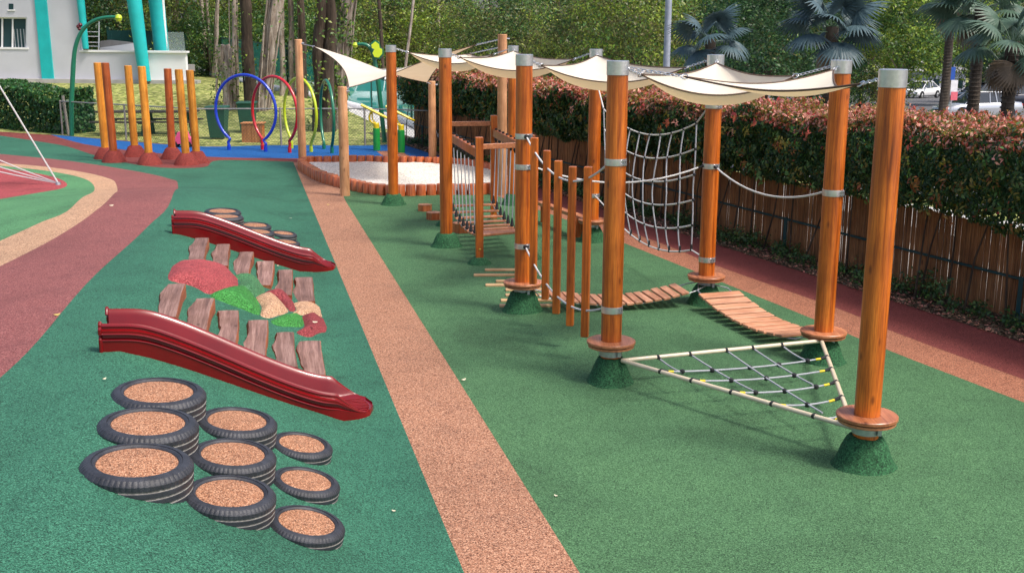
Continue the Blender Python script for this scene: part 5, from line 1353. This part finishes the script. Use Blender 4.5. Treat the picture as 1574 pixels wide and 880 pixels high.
# ================================================================== HEDGE (right)
hd = thing('red_tip_hedge', (*fp(0, .4), 0), 'long clipped hedge with red leaf tips on top, growing over the bamboo fence', 'hedge')
def hedge_leaves():
    P_ = []; Nn = []; Ls = []; Mi = []
    def lump(s, q): return .20*noise.noise(Vector((s*1.1, q*1.5, 3))) + .11*noise.noise(Vector((s*3.4, q*3.4, 9)))
    def top_z(s, o): return 2.13 + .10*sm(-1, 4, s) + .13*noise.noise(Vector((s*.9, o*1.1, 0))) + .09*noise.noise(Vector((s*3, o*3, 4)))
    def bot_z(s): return 1.16 - .22*max(0, noise.noise(Vector((s*.8, 7, 0)))) - .10*abs(noise.noise(Vector((s*2.5, 1, 0)))) + .06*sm(-6, -12, s)
    rr = random.random
    n_front = 80000; n_top = 60000; n_in = 22000
    for i in range(n_front):
        s = -19 + 29*rr()**.62; dens = noise.noise(Vector((s*1.5, i*0, 2)))
        zt = top_z(s, .1); zb_ = bot_z(s); q = rr(); z = zb_ + (zt-zb_)*q
        if q < .22 and noise.noise(Vector((s*3.1, z*4, 5))) > .12 + q: continue
        o = .05 + lump(s, z) + abs(random.gauss(0, .07)) + .28*(1-min(1, (q)/.35))**2 + .12*sm(.85, 1, q)
        if noise.noise(Vector((s*5, z*5, 1))) < -.28: o += .12
        P_.append((s, o, z)); Nn.append((0, -1, .35)); Ls.append(.064); 
        red = q**2.2*.85
        u_ = rr(); pt = noise.noise(Vector((s*2, z*3, 8)))
        if u_ < (red*.6*(1+1.5*pt) if q > .80 else .025) + .22*max(0, pt-.2): Mi.append(random.choice([0, 1, 1, 2]) if q > .72 else random.choice([0, 2, 2, 3]))
        elif u_ > .93: Mi.append(3)
        else: Mi.append(4 if rr() < .40 else 5 if rr() < .6 else 6)
    for i in range(n_top):
        s = -19 + 29*rr()**.65; o = .1 + 1.9*rr(); z = top_z(s, o) - abs(random.gauss(0, .05)) + .05*rr()
        if o > 1.7: z -= (o-1.7)*.5
        P_.append((s, o, z)); Nn.append((0, -.3, 1)); Ls.append(.064)
        u_ = rr(); pt = noise.noise(Vector((s*1.6, o*2, 18)))
        if u_ < .50+.45*pt: Mi.append(random.choice([0, 1, 1, 2]))
        elif u_ < .75: Mi.append(3)
        else: Mi.append(5 if rr() < .6 else 6)
    for i in range(n_in):
        s = -19 + 29*rr(); o = .3 + 1.5*rr(); z = 1.15 + .85*rr(); P_.append((s, o, z)); Nn.append((0, -1, .3)); Ls.append(.13); Mi.append(4)
    for i in range(14000):    # back side
        s = -19 + 29*rr(); P_.append((s, 1.95+random.gauss(0, .05), 1.1+1.0*rr())); Nn.append((0, 1, .3)); Ls.append(.08); Mi.append(5)
    for i in range(230):   # drooping sprays of longer leaves
        s = -6 + 16*rr()**.7; zt = 1.15+.95*rr(); o = -.02 + lump(s, zt)*.6; md = random.choice([3, 6, 6, 2] if zt < 1.8 else [1, 0, 3, 6])
        for k_ in range(6): a_ = k_*2.4; P_.append((s+.05*math.cos(a_)*(1+k_*.1), o-.03-.02*rr(), zt+.05*math.sin(a_))); Nn.append((.5*math.cos(a_), -1.2, .6+.3*math.sin(a_))); Ls.append(.072); Mi.append(md)
    # young shoots sticking up
    for i in range(2600):
        s = -19 + 29*rr()**.6; o = .05+1.9*rr(); zt = top_z(s, o); h_ = random.uniform(.02, .11)
        for k_ in range(4): P_.append((s+random.gauss(0, .02), o+random.gauss(0, .02), zt+h_*(k_+1)/4)); Nn.append((random.gauss(0, 1), random.gauss(0, 1), .5)); Ls.append(.06); Mi.append(random.choice([0, 1, 1, 2, 3]))
    P_ = np.array(P_); Nn = np.array(Nn, float) + rng.normal(scale=.55, size=(len(P_), 3)); s, o = P_[:, 0], P_[:, 1]
    W = np.stack([FA.x + FD.x*s + FN.x*o, FA.y + FD.y*s + FN.y*o, P_[:, 2]], 1)
    NW = np.stack([FD.x*Nn[:, 0] + FN.x*Nn[:, 1], FD.y*Nn[:, 0] + FN.y*Nn[:, 1], Nn[:, 2]], 1)
    far = np.clip((3 - s)/14, 0, 1); Ls = np.array(Ls)*(1+far*.9)*rng.uniform(.7, 1.35, len(P_))
    leaves('foliage', W, NW, Ls, Ls*.42, Mi, ['leaf_red', 'leaf_pink', 'leaf_orange', 'leaf_gold', 'leaf_deep', 'leaf_dark', 'leaf_mid'], hd, droop=.7)
hedge_leaves()
s = -18.5
while s < 11:
    mb = MB(); n_ = random.choice([1, 1, 2])
    for q in range(n_):
        b0 = Vector((*fp(s+random.uniform(-.05, .05), .42+random.uniform(-.12, .08)), -.02)); tpx = Vector((*fp(s+random.uniform(-.22, .22), .5+random.uniform(-.1, .3)), 1.35)); mid = b0.lerp(tpx, .5)+Vector((random.uniform(-.05, .05), random.uniform(-.05, .05), 0))
        mb.tube([b0, mid, tpx], [.017, .013, .009], 6)
    mb.build('stem', 'bark_dark', hd); s += random.uniform(.4, .75)
# weeds and litter under the hedge
def scatter_stuff():
    P_ = []; Nn = []; Ls = []; Mi = []; rr = random.random
    for i in range(9000):
        s = -18 + 28*rr()**.6; o = random.betavariate(1.3, 1.6)*.7 - .05
        P_.append((s, o, .012+.02*rr())); Nn.append((0, 0, 1)); Ls.append(random.uniform(.03, .075)); Mi.append(0 if rr() < .75 else 1)
    for i in range(300):
        s0 = -18 + 28*rr()**.7; o0 = .18+.42*rr(); h = random.uniform(.08, .26)*(1.4 if noise.noise(Vector((s0*.8, 0, 0))) > .1 else .8)
        for k_ in range(30): P_.append((s0+random.gauss(0, .07), o0+random.gauss(0, .06), h*rr()+.02)); Nn.append((random.gauss(0, 1), random.gauss(-.5, 1), .9)); Ls.append(random.uniform(.035, .07)); Mi.append(2 if rr() < .6 else 3)
    P_ = np.array(P_); s, o = P_[:, 0], P_[:, 1]; Nn = np.array(Nn, float)+rng.normal(scale=.25, size=(len(P_), 3))
    W = np.stack([FA.x + FD.x*s + FN.x*o, FA.y + FD.y*s + FN.y*o, P_[:, 2]], 1); Ls = np.array(Ls)*(1+np.clip((0-s)/12, 0, 1))
    o_ = leaves('leaf_litter', W, Nn, Ls, Ls*.5, Mi, ['litter', 'leaf_pink', 'leaf_dark', 'leaf_mid']); tag(o_, 'fallen leaves and low weeds on the soil under the hedge', 'ground cover', kind='stuff')
scatter_stuff()
# white-lit retaining kerb beyond hedge
t_ = thing('low_kerb_wall', (*fp(2, 3), 0), 'pale low concrete kerb beyond the hedge beside the pavement', 'kerb')
a, b_ = fp(-20, 3.2), fp(14, 3.2); mb = MB(); mb.box(((a[0]+b_[0])/2, (a[1]+b_[1])/2, .0), (math.dist(a, b_), .15, .5), Matrix.Rotation(math.atan2(FD.y, FD.x), 4, 'Z')); mb.build('kerb', 'concrete', t_, smooth=False)

# ================================================================== LEFT HEDGE
hl = thing('leafy_hedge', (*T(60, 200).xy, terr(-17, 39)), 'dense dark green leafy hedge at the left edge in front of the white building', 'hedge')
def left_hedge():
    A2, B2 = Vector((-26, 44.6)), Vector((-14.6, 37.2)); d = (B2-A2).normalized(); n_ = Vector((-d.y, d.x)); L = (B2-A2).length
    P_ = []; Nn = []; Mi = []; Ls = []
    for i in range(26000):
        f = random.random(); s = f*L; H_ = (1.45 + .1*noise.noise(Vector((s*1.2, 0, 0))))*(1-.28*sm(.8, 1, f)); face = random.random()
        if face < .55: o = random.gauss(0, .05)+.10*noise.noise(Vector((s*2, i % 7, 0))); z = H_*random.random(); nn = (n_.x*-1, n_.y*-1, .3)
        elif face < .9: o = random.random()*1.4; z = H_ - abs(random.gauss(0, .05)); nn = (0, -.2, 1)
        else: s = L + random.gauss(0, .05); o = random.random()*1.2; z = H_*random.random(); nn = (d.x, d.y, .2)
        z += .08*noise.noise(Vector((s*2.5, o*2.5, z*2))); x = A2 + d*s + n_*o
        P_.append((x.x, x.y, z+terr(x.x, x.y))); Nn.append(nn); Ls.append(random.uniform(.10, .17)); Mi.append(0 if random.random() < .55 else 1 if random.random() < .8 else 2)
    Nn = np.array(Nn)+rng.normal(scale=.5, size=(len(P_), 3)); Ls = np.array(Ls)
    leaves('foliage', np.array(P_), Nn, Ls, Ls*.55, Mi, ['leaf_bush', 'leaf_dark', 'leaf_vine'], hl)
    for i in range(12):
        x = A2 + d*(L*(i+.5)/12) + n_*.6; MB().tube([(x.x, x.y, terr(x.x, x.y)-.05), (x.x, x.y, terr(x.x, x.y)+.9)], .03, 6).build('stem', 'bark_dark', hl)
left_hedge()
o = MB().tube([(-14.35, 36.95, -.05), (-14.45, 36.98, 1.25)], .05, 8).build('stake', 'galv_post'); tag(o, 'weathered stake at the right end of the left hedge', 'stake')

# ================================================================== TREES
def trunk_mesh(h, r0, seed, strands=1, lean=(0, 0), limbs=4):
    rs = random.Random(seed); mb = MB(); tips = []
    for q in range(strands):
        a = q*2*PI/strands+rs.random(); rad = r0*.75 if strands > 1 else 0; pts = []; rr_ = []
        for i in range(9):
            f = i/8; tw = a + f*1.2*(1 if q % 2 else -1)
            pts.append((rad*(1.3-f*.5)*math.cos(tw)+lean[0]*f*h+.06*h*.3*math.sin(f*4+seed+q)*.4, rad*(1.3-f*.5)*math.sin(tw)+lean[1]*f*h, f*h-.1)); rr_.append((r0 if strands == 1 else r0*.55)*(1.25-.55*f + .5*max(0, .12-f)*3))
        mb.tube(pts, rr_, 9)
        tips.append(pts[-1])
    top = Vector(tips[0])
    for l in range(limbs):
        a = l*2*PI/limbs+rs.random(); st_ = Vector((lean[0]*.75*h, lean[1]*.75*h, h*(.62+.1*(l % 3)))); L = h*rs.uniform(.3, .5)
        e_ = st_ + Vector((math.cos(a)*L*.7, math.sin(a)*L*.7, L*.8)); mb.tube([st_, st_.lerp(e_, .5)+Vector((0, 0, L*.08)), e_], [r0*.42, r0*.28, r0*.1], 6)
    return mb
def crown(parent, seed, center, rad, n_cl, per, lsize, mats, weights, hollow=.55, world_off=Vector((0, 0, 0)), flat=1):
    r_ = np.random.default_rng(seed); d = r_.normal(size=(n_cl, 3)); d /= np.linalg.norm(d, axis=1)[:, None]
    rr_ = (hollow + (1-hollow)*r_.random(n_cl)**.5)[:, None]; cc = np.array(center) + d*rr_*np.array(rad)*(1+.22*r_.normal(size=(n_cl, 1)).clip(-1, 1))
    cs_ = (np.mean(rad)*r_.uniform(.09, .22, n_cl))
    P_ = np.repeat(cc, per, 0) + r_.normal(size=(n_cl*per, 3))*np.repeat(cs_, per)[:, None]*np.array([1, 1, .6])
    Nn = np.repeat(d, per, 0)*.5 + r_.normal(scale=.7, size=(n_cl*per, 3)) + np.array([0, 0, .5])
    Ls = lsize*r_.uniform(.6, 1.4, n_cl*per)
    base = r_.choice(len(mats), n_cl, p=weights); Mi = np.where(r_.random(n_cl*per) < .7, np.repeat(base, per), r_.choice(len(mats), n_cl*per, p=weights))
    return leaves('crown', P_, Nn, Ls, Ls*.5, Mi, mats, parent) if parent is None else crown_local(P_, Nn, Ls, Mi, mats, parent)
def crown_local(P_, Nn, Ls, Mi, mats, parent):
    o = leaves('crown', P_, Nn, Ls, Ls*.5, Mi, mats, None); o.parent = parent; return o
species = {}
def tree(kind, px, Y, label, scale=1.0, rz=None, x=None, group='trees behind the playground'):
    X = x if x is not None else (px-787)/FPX*Y/math.cos(PITCH)*.985
    loc = (X, Y, terr(X, Y))
    if kind not in species:
        t2 = thing(kind, loc, label, 'tree', group); species[kind] = t2
        cfg = {'olive_tree': (3.2, .16, 1, [('leaf_olive', .42), ('leaf_mid', .28), ('leaf_lime', .15), ('leaf_dark', .15)], (0, 0, 4.0), (3.1, 3.1, 3.9), 170, 105, .17),
               'dark_tree': (3.2, .18, 1, [('leaf_dark', .48), ('leaf_deep', .30), ('leaf_mid', .17), ('leaf_olive', .05)], (0, 0, 4.0), (2.6, 2.6, 3.9), 150, 105, .17),
               'lime_tree': (3.4, .15, 1, [('leaf_lime', .42), ('leaf_mid', .38), ('leaf_vine', .20)], (0, 0, 4.6), (2.7, 2.7, 2.8), 150, 80, .18),
               'light_tree': (3.2, .14, 1, [('leaf_lime', .42), ('leaf_olive', .38), ('leaf_mid', .20)], (0, 0, 3.9), (2.9, 2.9, 3.7), 130, 95, .16),
               'shrubby_tree': (1.8, .10, 1, [('leaf_mid', .4), ('leaf_dark', .35), ('leaf_vine', .25)], (0, 0, 1.9), (2.0, 2.0, 1.9), 120, 75, .15)}[kind]
        h, r0, strands, ml, cen_, rad_, ncl, per, ls = cfg
        tm_ = trunk_mesh(h, r0, 5, strands); tm_.build('trunk', 'bark_dark' if kind != 'lime_tree' else 'bark_pale', t2, world=False)
        crown(t2, len(species)*13, cen_, rad_, ncl, per, ls, [m_[0] for m_ in ml], [m_[1] for m_ in ml])
    else: t2 = copy_tree(species[kind])
    at(t2, loc, rz if rz is not None else random.random()*6, label, scale); return t2
# broad green wall of trees behind the sails (left to right)
BG = [('light_tree', 300, 64, 'light green tree behind the right end of the terrace'), ('shrubby_tree', 330, 58, 'bushy green tree behind the pale cut trunk'),
      ('light_tree', 395, 66, 'light leafy tree between the tall trunks behind the red hoop'), ('shrubby_tree', 455, 60, 'bushy tree low behind the tall tan post'),
      ('olive_tree', 470, 70, 'olive tree deep behind the vine-covered trunk'),
      ('olive_tree', 585, 74, 'olive green tree above the butterfly pole'), ('light_tree', 520, 66, 'light green tree right behind the vine-covered trunk'),
      ('light_tree', 690, 68, 'light olive tree behind the second log post'), ('olive_tree', 640, 76, 'olive tree above the far netted fence'),
      ('olive_tree', 770, 62, 'broad tree behind the tallest tan post'), ('light_tree', 835, 72, 'light tree between two darker ones behind the sails'),
      ('olive_tree', 905, 58, 'dense olive tree behind the far right log post'), ('light_tree', 975, 54, 'yellowish olive tree just left of the grey lamp column'),
      ('lime_tree', 1045, 62, 'light green tree just right of the grey lamp column'), ('dark_tree', 1165, 46, 'dense dark tree between the two blue fan palms'),
      ('dark_tree', 1120, 60, 'dark tree behind the left blue fan palm'), ('dark_tree', 1235, 66, 'dark tree behind the right blue fan palm'),
      ('olive_tree', 1310, 74, 'olive tree left of the yellow-green tree'), ('lime_tree', 1368, 66, 'bright yellow-green tree over the parked cars'),
      ('lime_tree', 1440, 84, 'yellow-green tree farther back over the white car'), ('dark_tree', 1505, 92, 'dark tree beyond the car park behind the fan palm'), ('dark_tree', 1575, 84, 'dark tree at the right edge beyond the car park'),
      ('dark_tree', 200, 70, 'dark tree seen through the terrace of the white building'), ('olive_tree', 140, 72, 'olive tree seen through the terrace railing')]
for i, (kd, px, Y, lb) in enumerate(BG):
    tr = tree(kd, px, Y, lb, scale=random.uniform(.78, 1.02) * (1.15 if kd == 'lime_tree' and px > 1300 else 1))
# far wood closing the view
def far_wood():
    r_ = np.random.default_rng(3); n = 36000; x = r_.uniform(-70, 95, n); y = 128 + 14*r_.random(n) - 30*np.clip(-x/40, 0, 1) ; top = 9 + 2.5*np.sin(x*.35) + 1.5*np.sin(x*.9+1)
    z = -3 + (top+3)*r_.random(n)**.8; P_ = np.stack([x, y + 4*np.sin(x*.8+z*.6), z], 1); Nn = r_.normal(scale=.7, size=(n, 3)) + np.array([0, -1, .5]); Ls = r_.uniform(.5, 1.1, n)
    o = leaves('far_wood', P_, Nn, Ls, Ls*.6, r_.choice(3, n, p=[.5, .35, .15]), ['leaf_dark', 'leaf_mid', 'leaf_olive']); tag(o, 'far belt of dark woodland closing the view behind everything', 'woodland', kind='stuff')
far_wood()
# big old trunks on the grass behind the hoops
def big_trunk(px, py, wpx, label, mat, strands=1, top_px=None, top_py=-120, crown_z=False, vines=0, seed=1, group='tall tree trunks behind the hoops', cut=False, roots=0):
    p = T(px, py); q = V(top_px if top_px is not None else px, p.y, top_py); h = q.z-p.z; r0 = wpx/2*p.y/FPX
    t2 = thing('old_tree', p, label, 'tree', group); rs = random.Random(seed); mb = MB()
    lean_ = (q.x-p.x)/h
    for s_ in range(strands):
        a = s_*2*PI/max(1, strands)+rs.random()*2; rad = r0*.55 if strands > 1 else 0; rr0 = r0*(.62 if strands > 1 else 1); pts = []; rr_ = []
        for i in range(15):
            f = i/14; tw = a+f*2.2*rs.choice([1, 1, -1] if i == 99 else [1]); wob = .12*r0*math.sin(i*1.3+seed+s_*2)
            pts.append((rad*math.cos(tw)+lean_*f*h+wob, rad*math.sin(tw)+wob*.5, f*h-.15*(1-f))); rr_.append(rr0*(1.0-.25*f+.55*max(0, .1-f)*6)*(1+.12*rs.uniform(-1, 1)))
        mb.tube(pts, rr_, 12)
    for k_ in range(roots):
        a = rs.random()*2*PI; pts = []; rad = r0*rs.uniform(.85, 1.25)
        for i in range(12): f = i/11; tw = a + .5*math.sin(f*3+k_); pts.append((rad*(1.15-.25*f)*math.cos(tw)+lean_*f*h, rad*(1.15-.25*f)*math.sin(tw), f*h*rs.uniform(.98, 1.0)-.1))
        mb.tube(pts, r0*rs.uniform(.07, .16), 6)
    # knobbly surface
    mb.v = [(x+r0*.14*noise.noise(Vector((x*3, y*3, z*1.2))*1.6), y+r0*.14*noise.noise(Vector((y*3, x*3, z*1.1))*1.6+Vector((5, 0, 0))), z) for x, y, z in mb.v]
    mb.build('trunk', mat, t2, world=False, ang=60)
    if vines:
        n = vines; r_ = np.random.default_rng(seed); a = r_.uniform(0, 2*PI, n); z = h*r_.random(n)**.9; side_ = r_.normal(size=n)
        cl_ = np.sin(z*3+a*2)+np.sin(z*7-a*3); keep_ = cl_ > -.4
        P_ = np.stack([(r0*1.15+.12*np.abs(side_))*np.cos(a)+lean_*z, (r0*1.15+.12*np.abs(side_))*np.sin(a), z], 1)[keep_]; m_ = len(P_)
        Nn = np.stack([np.cos(a), np.sin(a), .5+0*a], 1)[keep_] + r_.normal(scale=.6, size=(m_, 3)); Ls = r_.uniform(.09, .17, m_)
        o = leaves('vine', P_, Nn, Ls, Ls*.5, r_.choice(3, m_, p=[.45, .35, .2]), ['leaf_vine', 'leaf_mid', 'leaf_lime']); o.parent = t2
    if crown_z:
        o = crown(t2, seed*7, (lean_*h*1.05, 0, h*1.05+1.3), (2.4, 2.4, 1.3), 34, 40, .24, ['leaf_mid', 'leaf_dark', 'leaf_olive'], [.4, .4, .2])
    return t2
big_trunk(344, 172, 25, 'pale cut stump with sprouting leaves, left of the trunks behind the blue hoop', 'bark_pale', 2, 339, 74, False, 500, 3, cut=True, roots=5)
big_trunk(358, 166, 12, 'pale trunk rising behind the cut stump', 'bark_pale', 2, 351, -120, False, 420, 4, roots=6)
big_trunk(384, 176, 19, 'straight dark brown trunk behind the blue hoop', 'bark_dark', 1, 364, -120, False, 260, 5, roots=2)
big_trunk(402, 172, 22, 'thick pale ribbed trunk leaning right, behind the red hoop', 'bark_pale', 3, 432, -120, False, 200, 6, roots=8)
big_trunk(316, 118, 6, 'thin pale trunk leaning left near the end of the building', 'bark_pale', 1, 297, -80, False, 0, 7)
big_trunk(322, 122, 5, 'thin pale trunk beside another near the grey pipe', 'bark_pale', 1, 307, -80, False, 0, 8)
big_trunk(326, 124, 7, 'slim pale forked trunk just left of the cut stump', 'bark_pale', 1, 332, -80, False, 60, 9, roots=1)
big_trunk(432, 150, 9, 'slim pale trunk with vines, left of the tall tan post', 'bark_pale', 1, 425, -80, False, 150, 10, roots=2)
big_trunk(445, 150, 8, 'slim pale trunk bending left above the yellow hoop', 'bark_pale', 1, 440, -80, False, 120, 12, roots=2)
big_trunk(464, 152, 12, 'dark trunk just right of the tall tan post', 'bark_dark', 1, 455, -80, False, 200, 13, roots=3)
big_trunk(493, 205, 30, 'massive dark trunk wrapped in pale aerial roots, behind the yellow and green hoops', 'bark_dark', 3, 497, -120, True, 700, 14, roots=0)
big_trunk(508, 200, 24, 'broad vine-covered trunk with bright green leaves beside the big sail', 'bark_pale', 3, 540, -120, False, 3600, 15, roots=10)
big_trunk(262, 100, 11, 'broad brown trunk seen behind the glass end of the terrace', 'bark_dark', 1, 268, -80, False, 0, 16)
big_trunk(612, 172, 5, 'thin bare pale trunk behind the netted fence, right of the butterfly pole', 'bark_pale', 1, 640, -80, False, 0, 17)
big_trunk(590, 168, 6, 'thin dark trunk behind the netted fence, left of the sandpit log post', 'bark_dark', 1, 572, -80, False, 80, 18)

for px_, py_, w_, tpx_, mt_, lb_, sd_n in [(672, 168, 6, 668, 'bark_pale', 'thin trunk between the first and second log posts, far back', 21), (742, 165, 7, 752, 'bark_dark', 'slim dark trunk just left of the tallest tan post, far back', 22),
    (862, 160, 6, 850, 'bark_dark', 'slim dark trunk far behind the sails, right of the three-clamp post', 23), (1000, 158, 6, 1004, 'bark_pale', 'thin trunk close to the left side of the grey lamp column', 24), (1340, 150, 9, 1332, 'bark_dark', 'dark trunk beyond the hedge, left of the nearest log post', 25)]:
    big_trunk(px_, py_, w_, lb_, mt_, 1, tpx_, -80, False, 60, sd_n)
# ================================================================== FAN PALMS
def frond_mesh(nm, mat, Lr=1.15, nb=30, spread=R(250)):
    vs = []; fs = []; mb = MB(); pet = 1.15
    mb.tube([(0, 0, 0), (pet*.5, 0, .05), (pet, 0, 0)], [.022, .018, .012], 5, mi=1)
    for i in range(nb):
        a = -spread/2 + spread*i/(nb-1); L = Lr*(.72+.28*math.cos(a*.5))*random.uniform(.93, 1.05); c = Vector((pet, 0, 0)); pv = []
        for k_ in range(5):
            f = k_/4; rr_ = L*f; wd = Lr*spread/(nb-1)*.5*(min(1, f*2.2) if f < .40 else (1-(f-.40)/.60*.93)); dr = -.42*Lr*f**2.4 - .08*f
            ctr = c + Vector((math.cos(a)*rr_, math.sin(a)*rr_, dr)); sd_ = Vector((-math.sin(a), math.cos(a), 0))*wd*1.02
            pv += [ctr-sd_+Vector((0, 0, .0)), ctr+Vector((0, 0, .03*Lr*(1-f))), ctr+sd_]
        fs_ = []
        for k_ in range(4):
            for q in range(2): fs_.append((k_*3+q, k_*3+q+1, (k_+1)*3+q+1, (k_+1)*3+q))
        mb.add(pv, fs_)
    return mb
pal_mesh = {}
def palm(px, py, Y, label, mat, n_fr=18, sc_=1.0, dead=0, seed=2):
    c = V(px, Y, py); zg = terr(c.x, Y); h = c.z-zg; t2 = thing('fan_palm', (c.x, Y, zg), label, 'palm tree', 'fan palms beyond the hedge'); rs = random.Random(seed)
    mb = MB(); mb.tube([(0, 0, -.1), (.04, 0, h*.5), (0, 0, h+.1)], [.19, .16, .17], 14)
    for i in range(int(h/.12)): mb.lathe([(.165, -.02), (.19, 0), (.165, .03)], 10, (.02, 0, i*.12), closed=True)
    mb.build('trunk', 'bark_palm', t2, world=False)
    for i in range(n_fr+dead):
        key = mat if i < n_fr else 'leaf_dead'
        if key not in pal_mesh:
            ob = frond_mesh('frond', key).build('frond', [key, 'leaf_fan'], t2, world=False, smooth=False); pal_mesh[key] = ob; o = ob
        else: o = pal_mesh[key].copy(); COL.objects.link(o); o.parent = t2
        if i < n_fr: el = R(75) - R(105)*((i+.5)/n_fr)**.9
        else: el = R(-55)-R(20)*rs.random()
        az = i*2.399+rs.random()*.4; s_ = sc_*rs.uniform(.88, 1.08)*(.8 if i >= n_fr else 1)
        o.location = (0, 0, h+rs.uniform(-.1, .12)); o.scale = (s_,)*3
        o.rotation_euler = (Matrix.Rotation(az, 4, 'Z') @ Matrix.Rotation(-el, 4, 'Y') @ Matrix.Rotation(rs.uniform(-.4, .4), 4, 'X')).to_euler()
palm(1088, 62, 37, 'blue-grey fan palm left of the dense dark tree, behind a log post', 'leaf_blue', 13, .66, 1, 3)
palm(1275, 42, 31, 'large blue-grey fan palm behind the log post holding the white sail corner', 'leaf_blue', 17, .68, 2, 4)
palm(1503, 8, 33, 'green fan palm with a thick dark trunk at the right, hung with dead fronds', 'leaf_fan', 15, .70, 3, 5)
palm(1552, 62, 30, 'green fan palm at the right edge with brown drooping fronds', 'leaf_fan', 12, .68, 4, 6)
palm(1459, -10, 46, 'slim-trunked fan palm standing beside the banner', 'leaf_fan', 12, .7, 1, 7)

# ================================================================== FALLEN LEAVES ON THE RUBBER
fl = [(88, 492, 'yellow fallen leaf on the curved purple path', 'fallen', .06), (714, 585, 'pale fallen leaf on the green ground right of the orange path', 'fallen_pale', .055), (444, 340, 'pale fallen leaf on the teal ground near the rear slide foot', 'fallen_pale', .07),
      (427, 413, 'small pale leaf by the back row of plank steps', 'fallen_pale', .05), (170, 323, 'pale fallen leaf at the bend of the curved path', 'fallen_pale', .07), (503, 318, 'small leaf on the orange path near the sandpit', 'fallen', .05),
      (485, 499, 'curled pale leaf on the red head of the mound', 'fallen_pale', .06), (858, 762, 'tiny pale leaf on the green ground near the bottom edge', 'fallen_pale', .03), (609, 788, 'tiny pale leaf on the teal ground near the orange path', 'fallen_pale', .03), (162, 590, 'tiny pale leaf on the teal ground left of the back tyre', 'fallen_pale', .035)]
for px, py, lb, mt, s_ in fl:
    p = T(px, py, .14 if px == 485 else 0); mb = MB(); a = random.random()*6; n = 8; vs = [(s_*.5*math.cos(i*2*PI/n)*(1.1), s_*.28*math.sin(i*2*PI/n), .006+.012*math.cos(i*4*PI/n)*s_/.05*.5) for i in range(n)]
    vs += [(x, y, z-.002) for x, y, z in vs]; mb.add(vs, [tuple(range(n)), tuple(range(n, 2*n))[::-1]] + [(i, i+n, (i+1) % n+n, (i+1) % n) for i in range(n)])
    M_ = Matrix.Rotation(a, 4, 'Z'); mb.v = [tuple(M_ @ Vector(v)) for v in mb.v]
    o = mb.build('fallen_leaf', mt, None, world=False); o.location = p + Vector((0, 0, .006)); tag(o, lb, 'leaf', 'fallen leaves on the rubber ground')

for o in bpy.data.objects:
    if o.parent is None and 'label' in o and len(str(o['label']).replace('-', ' ').split()) > 15: print('LONG', o.name, len(o['label'].split()), o['label'])
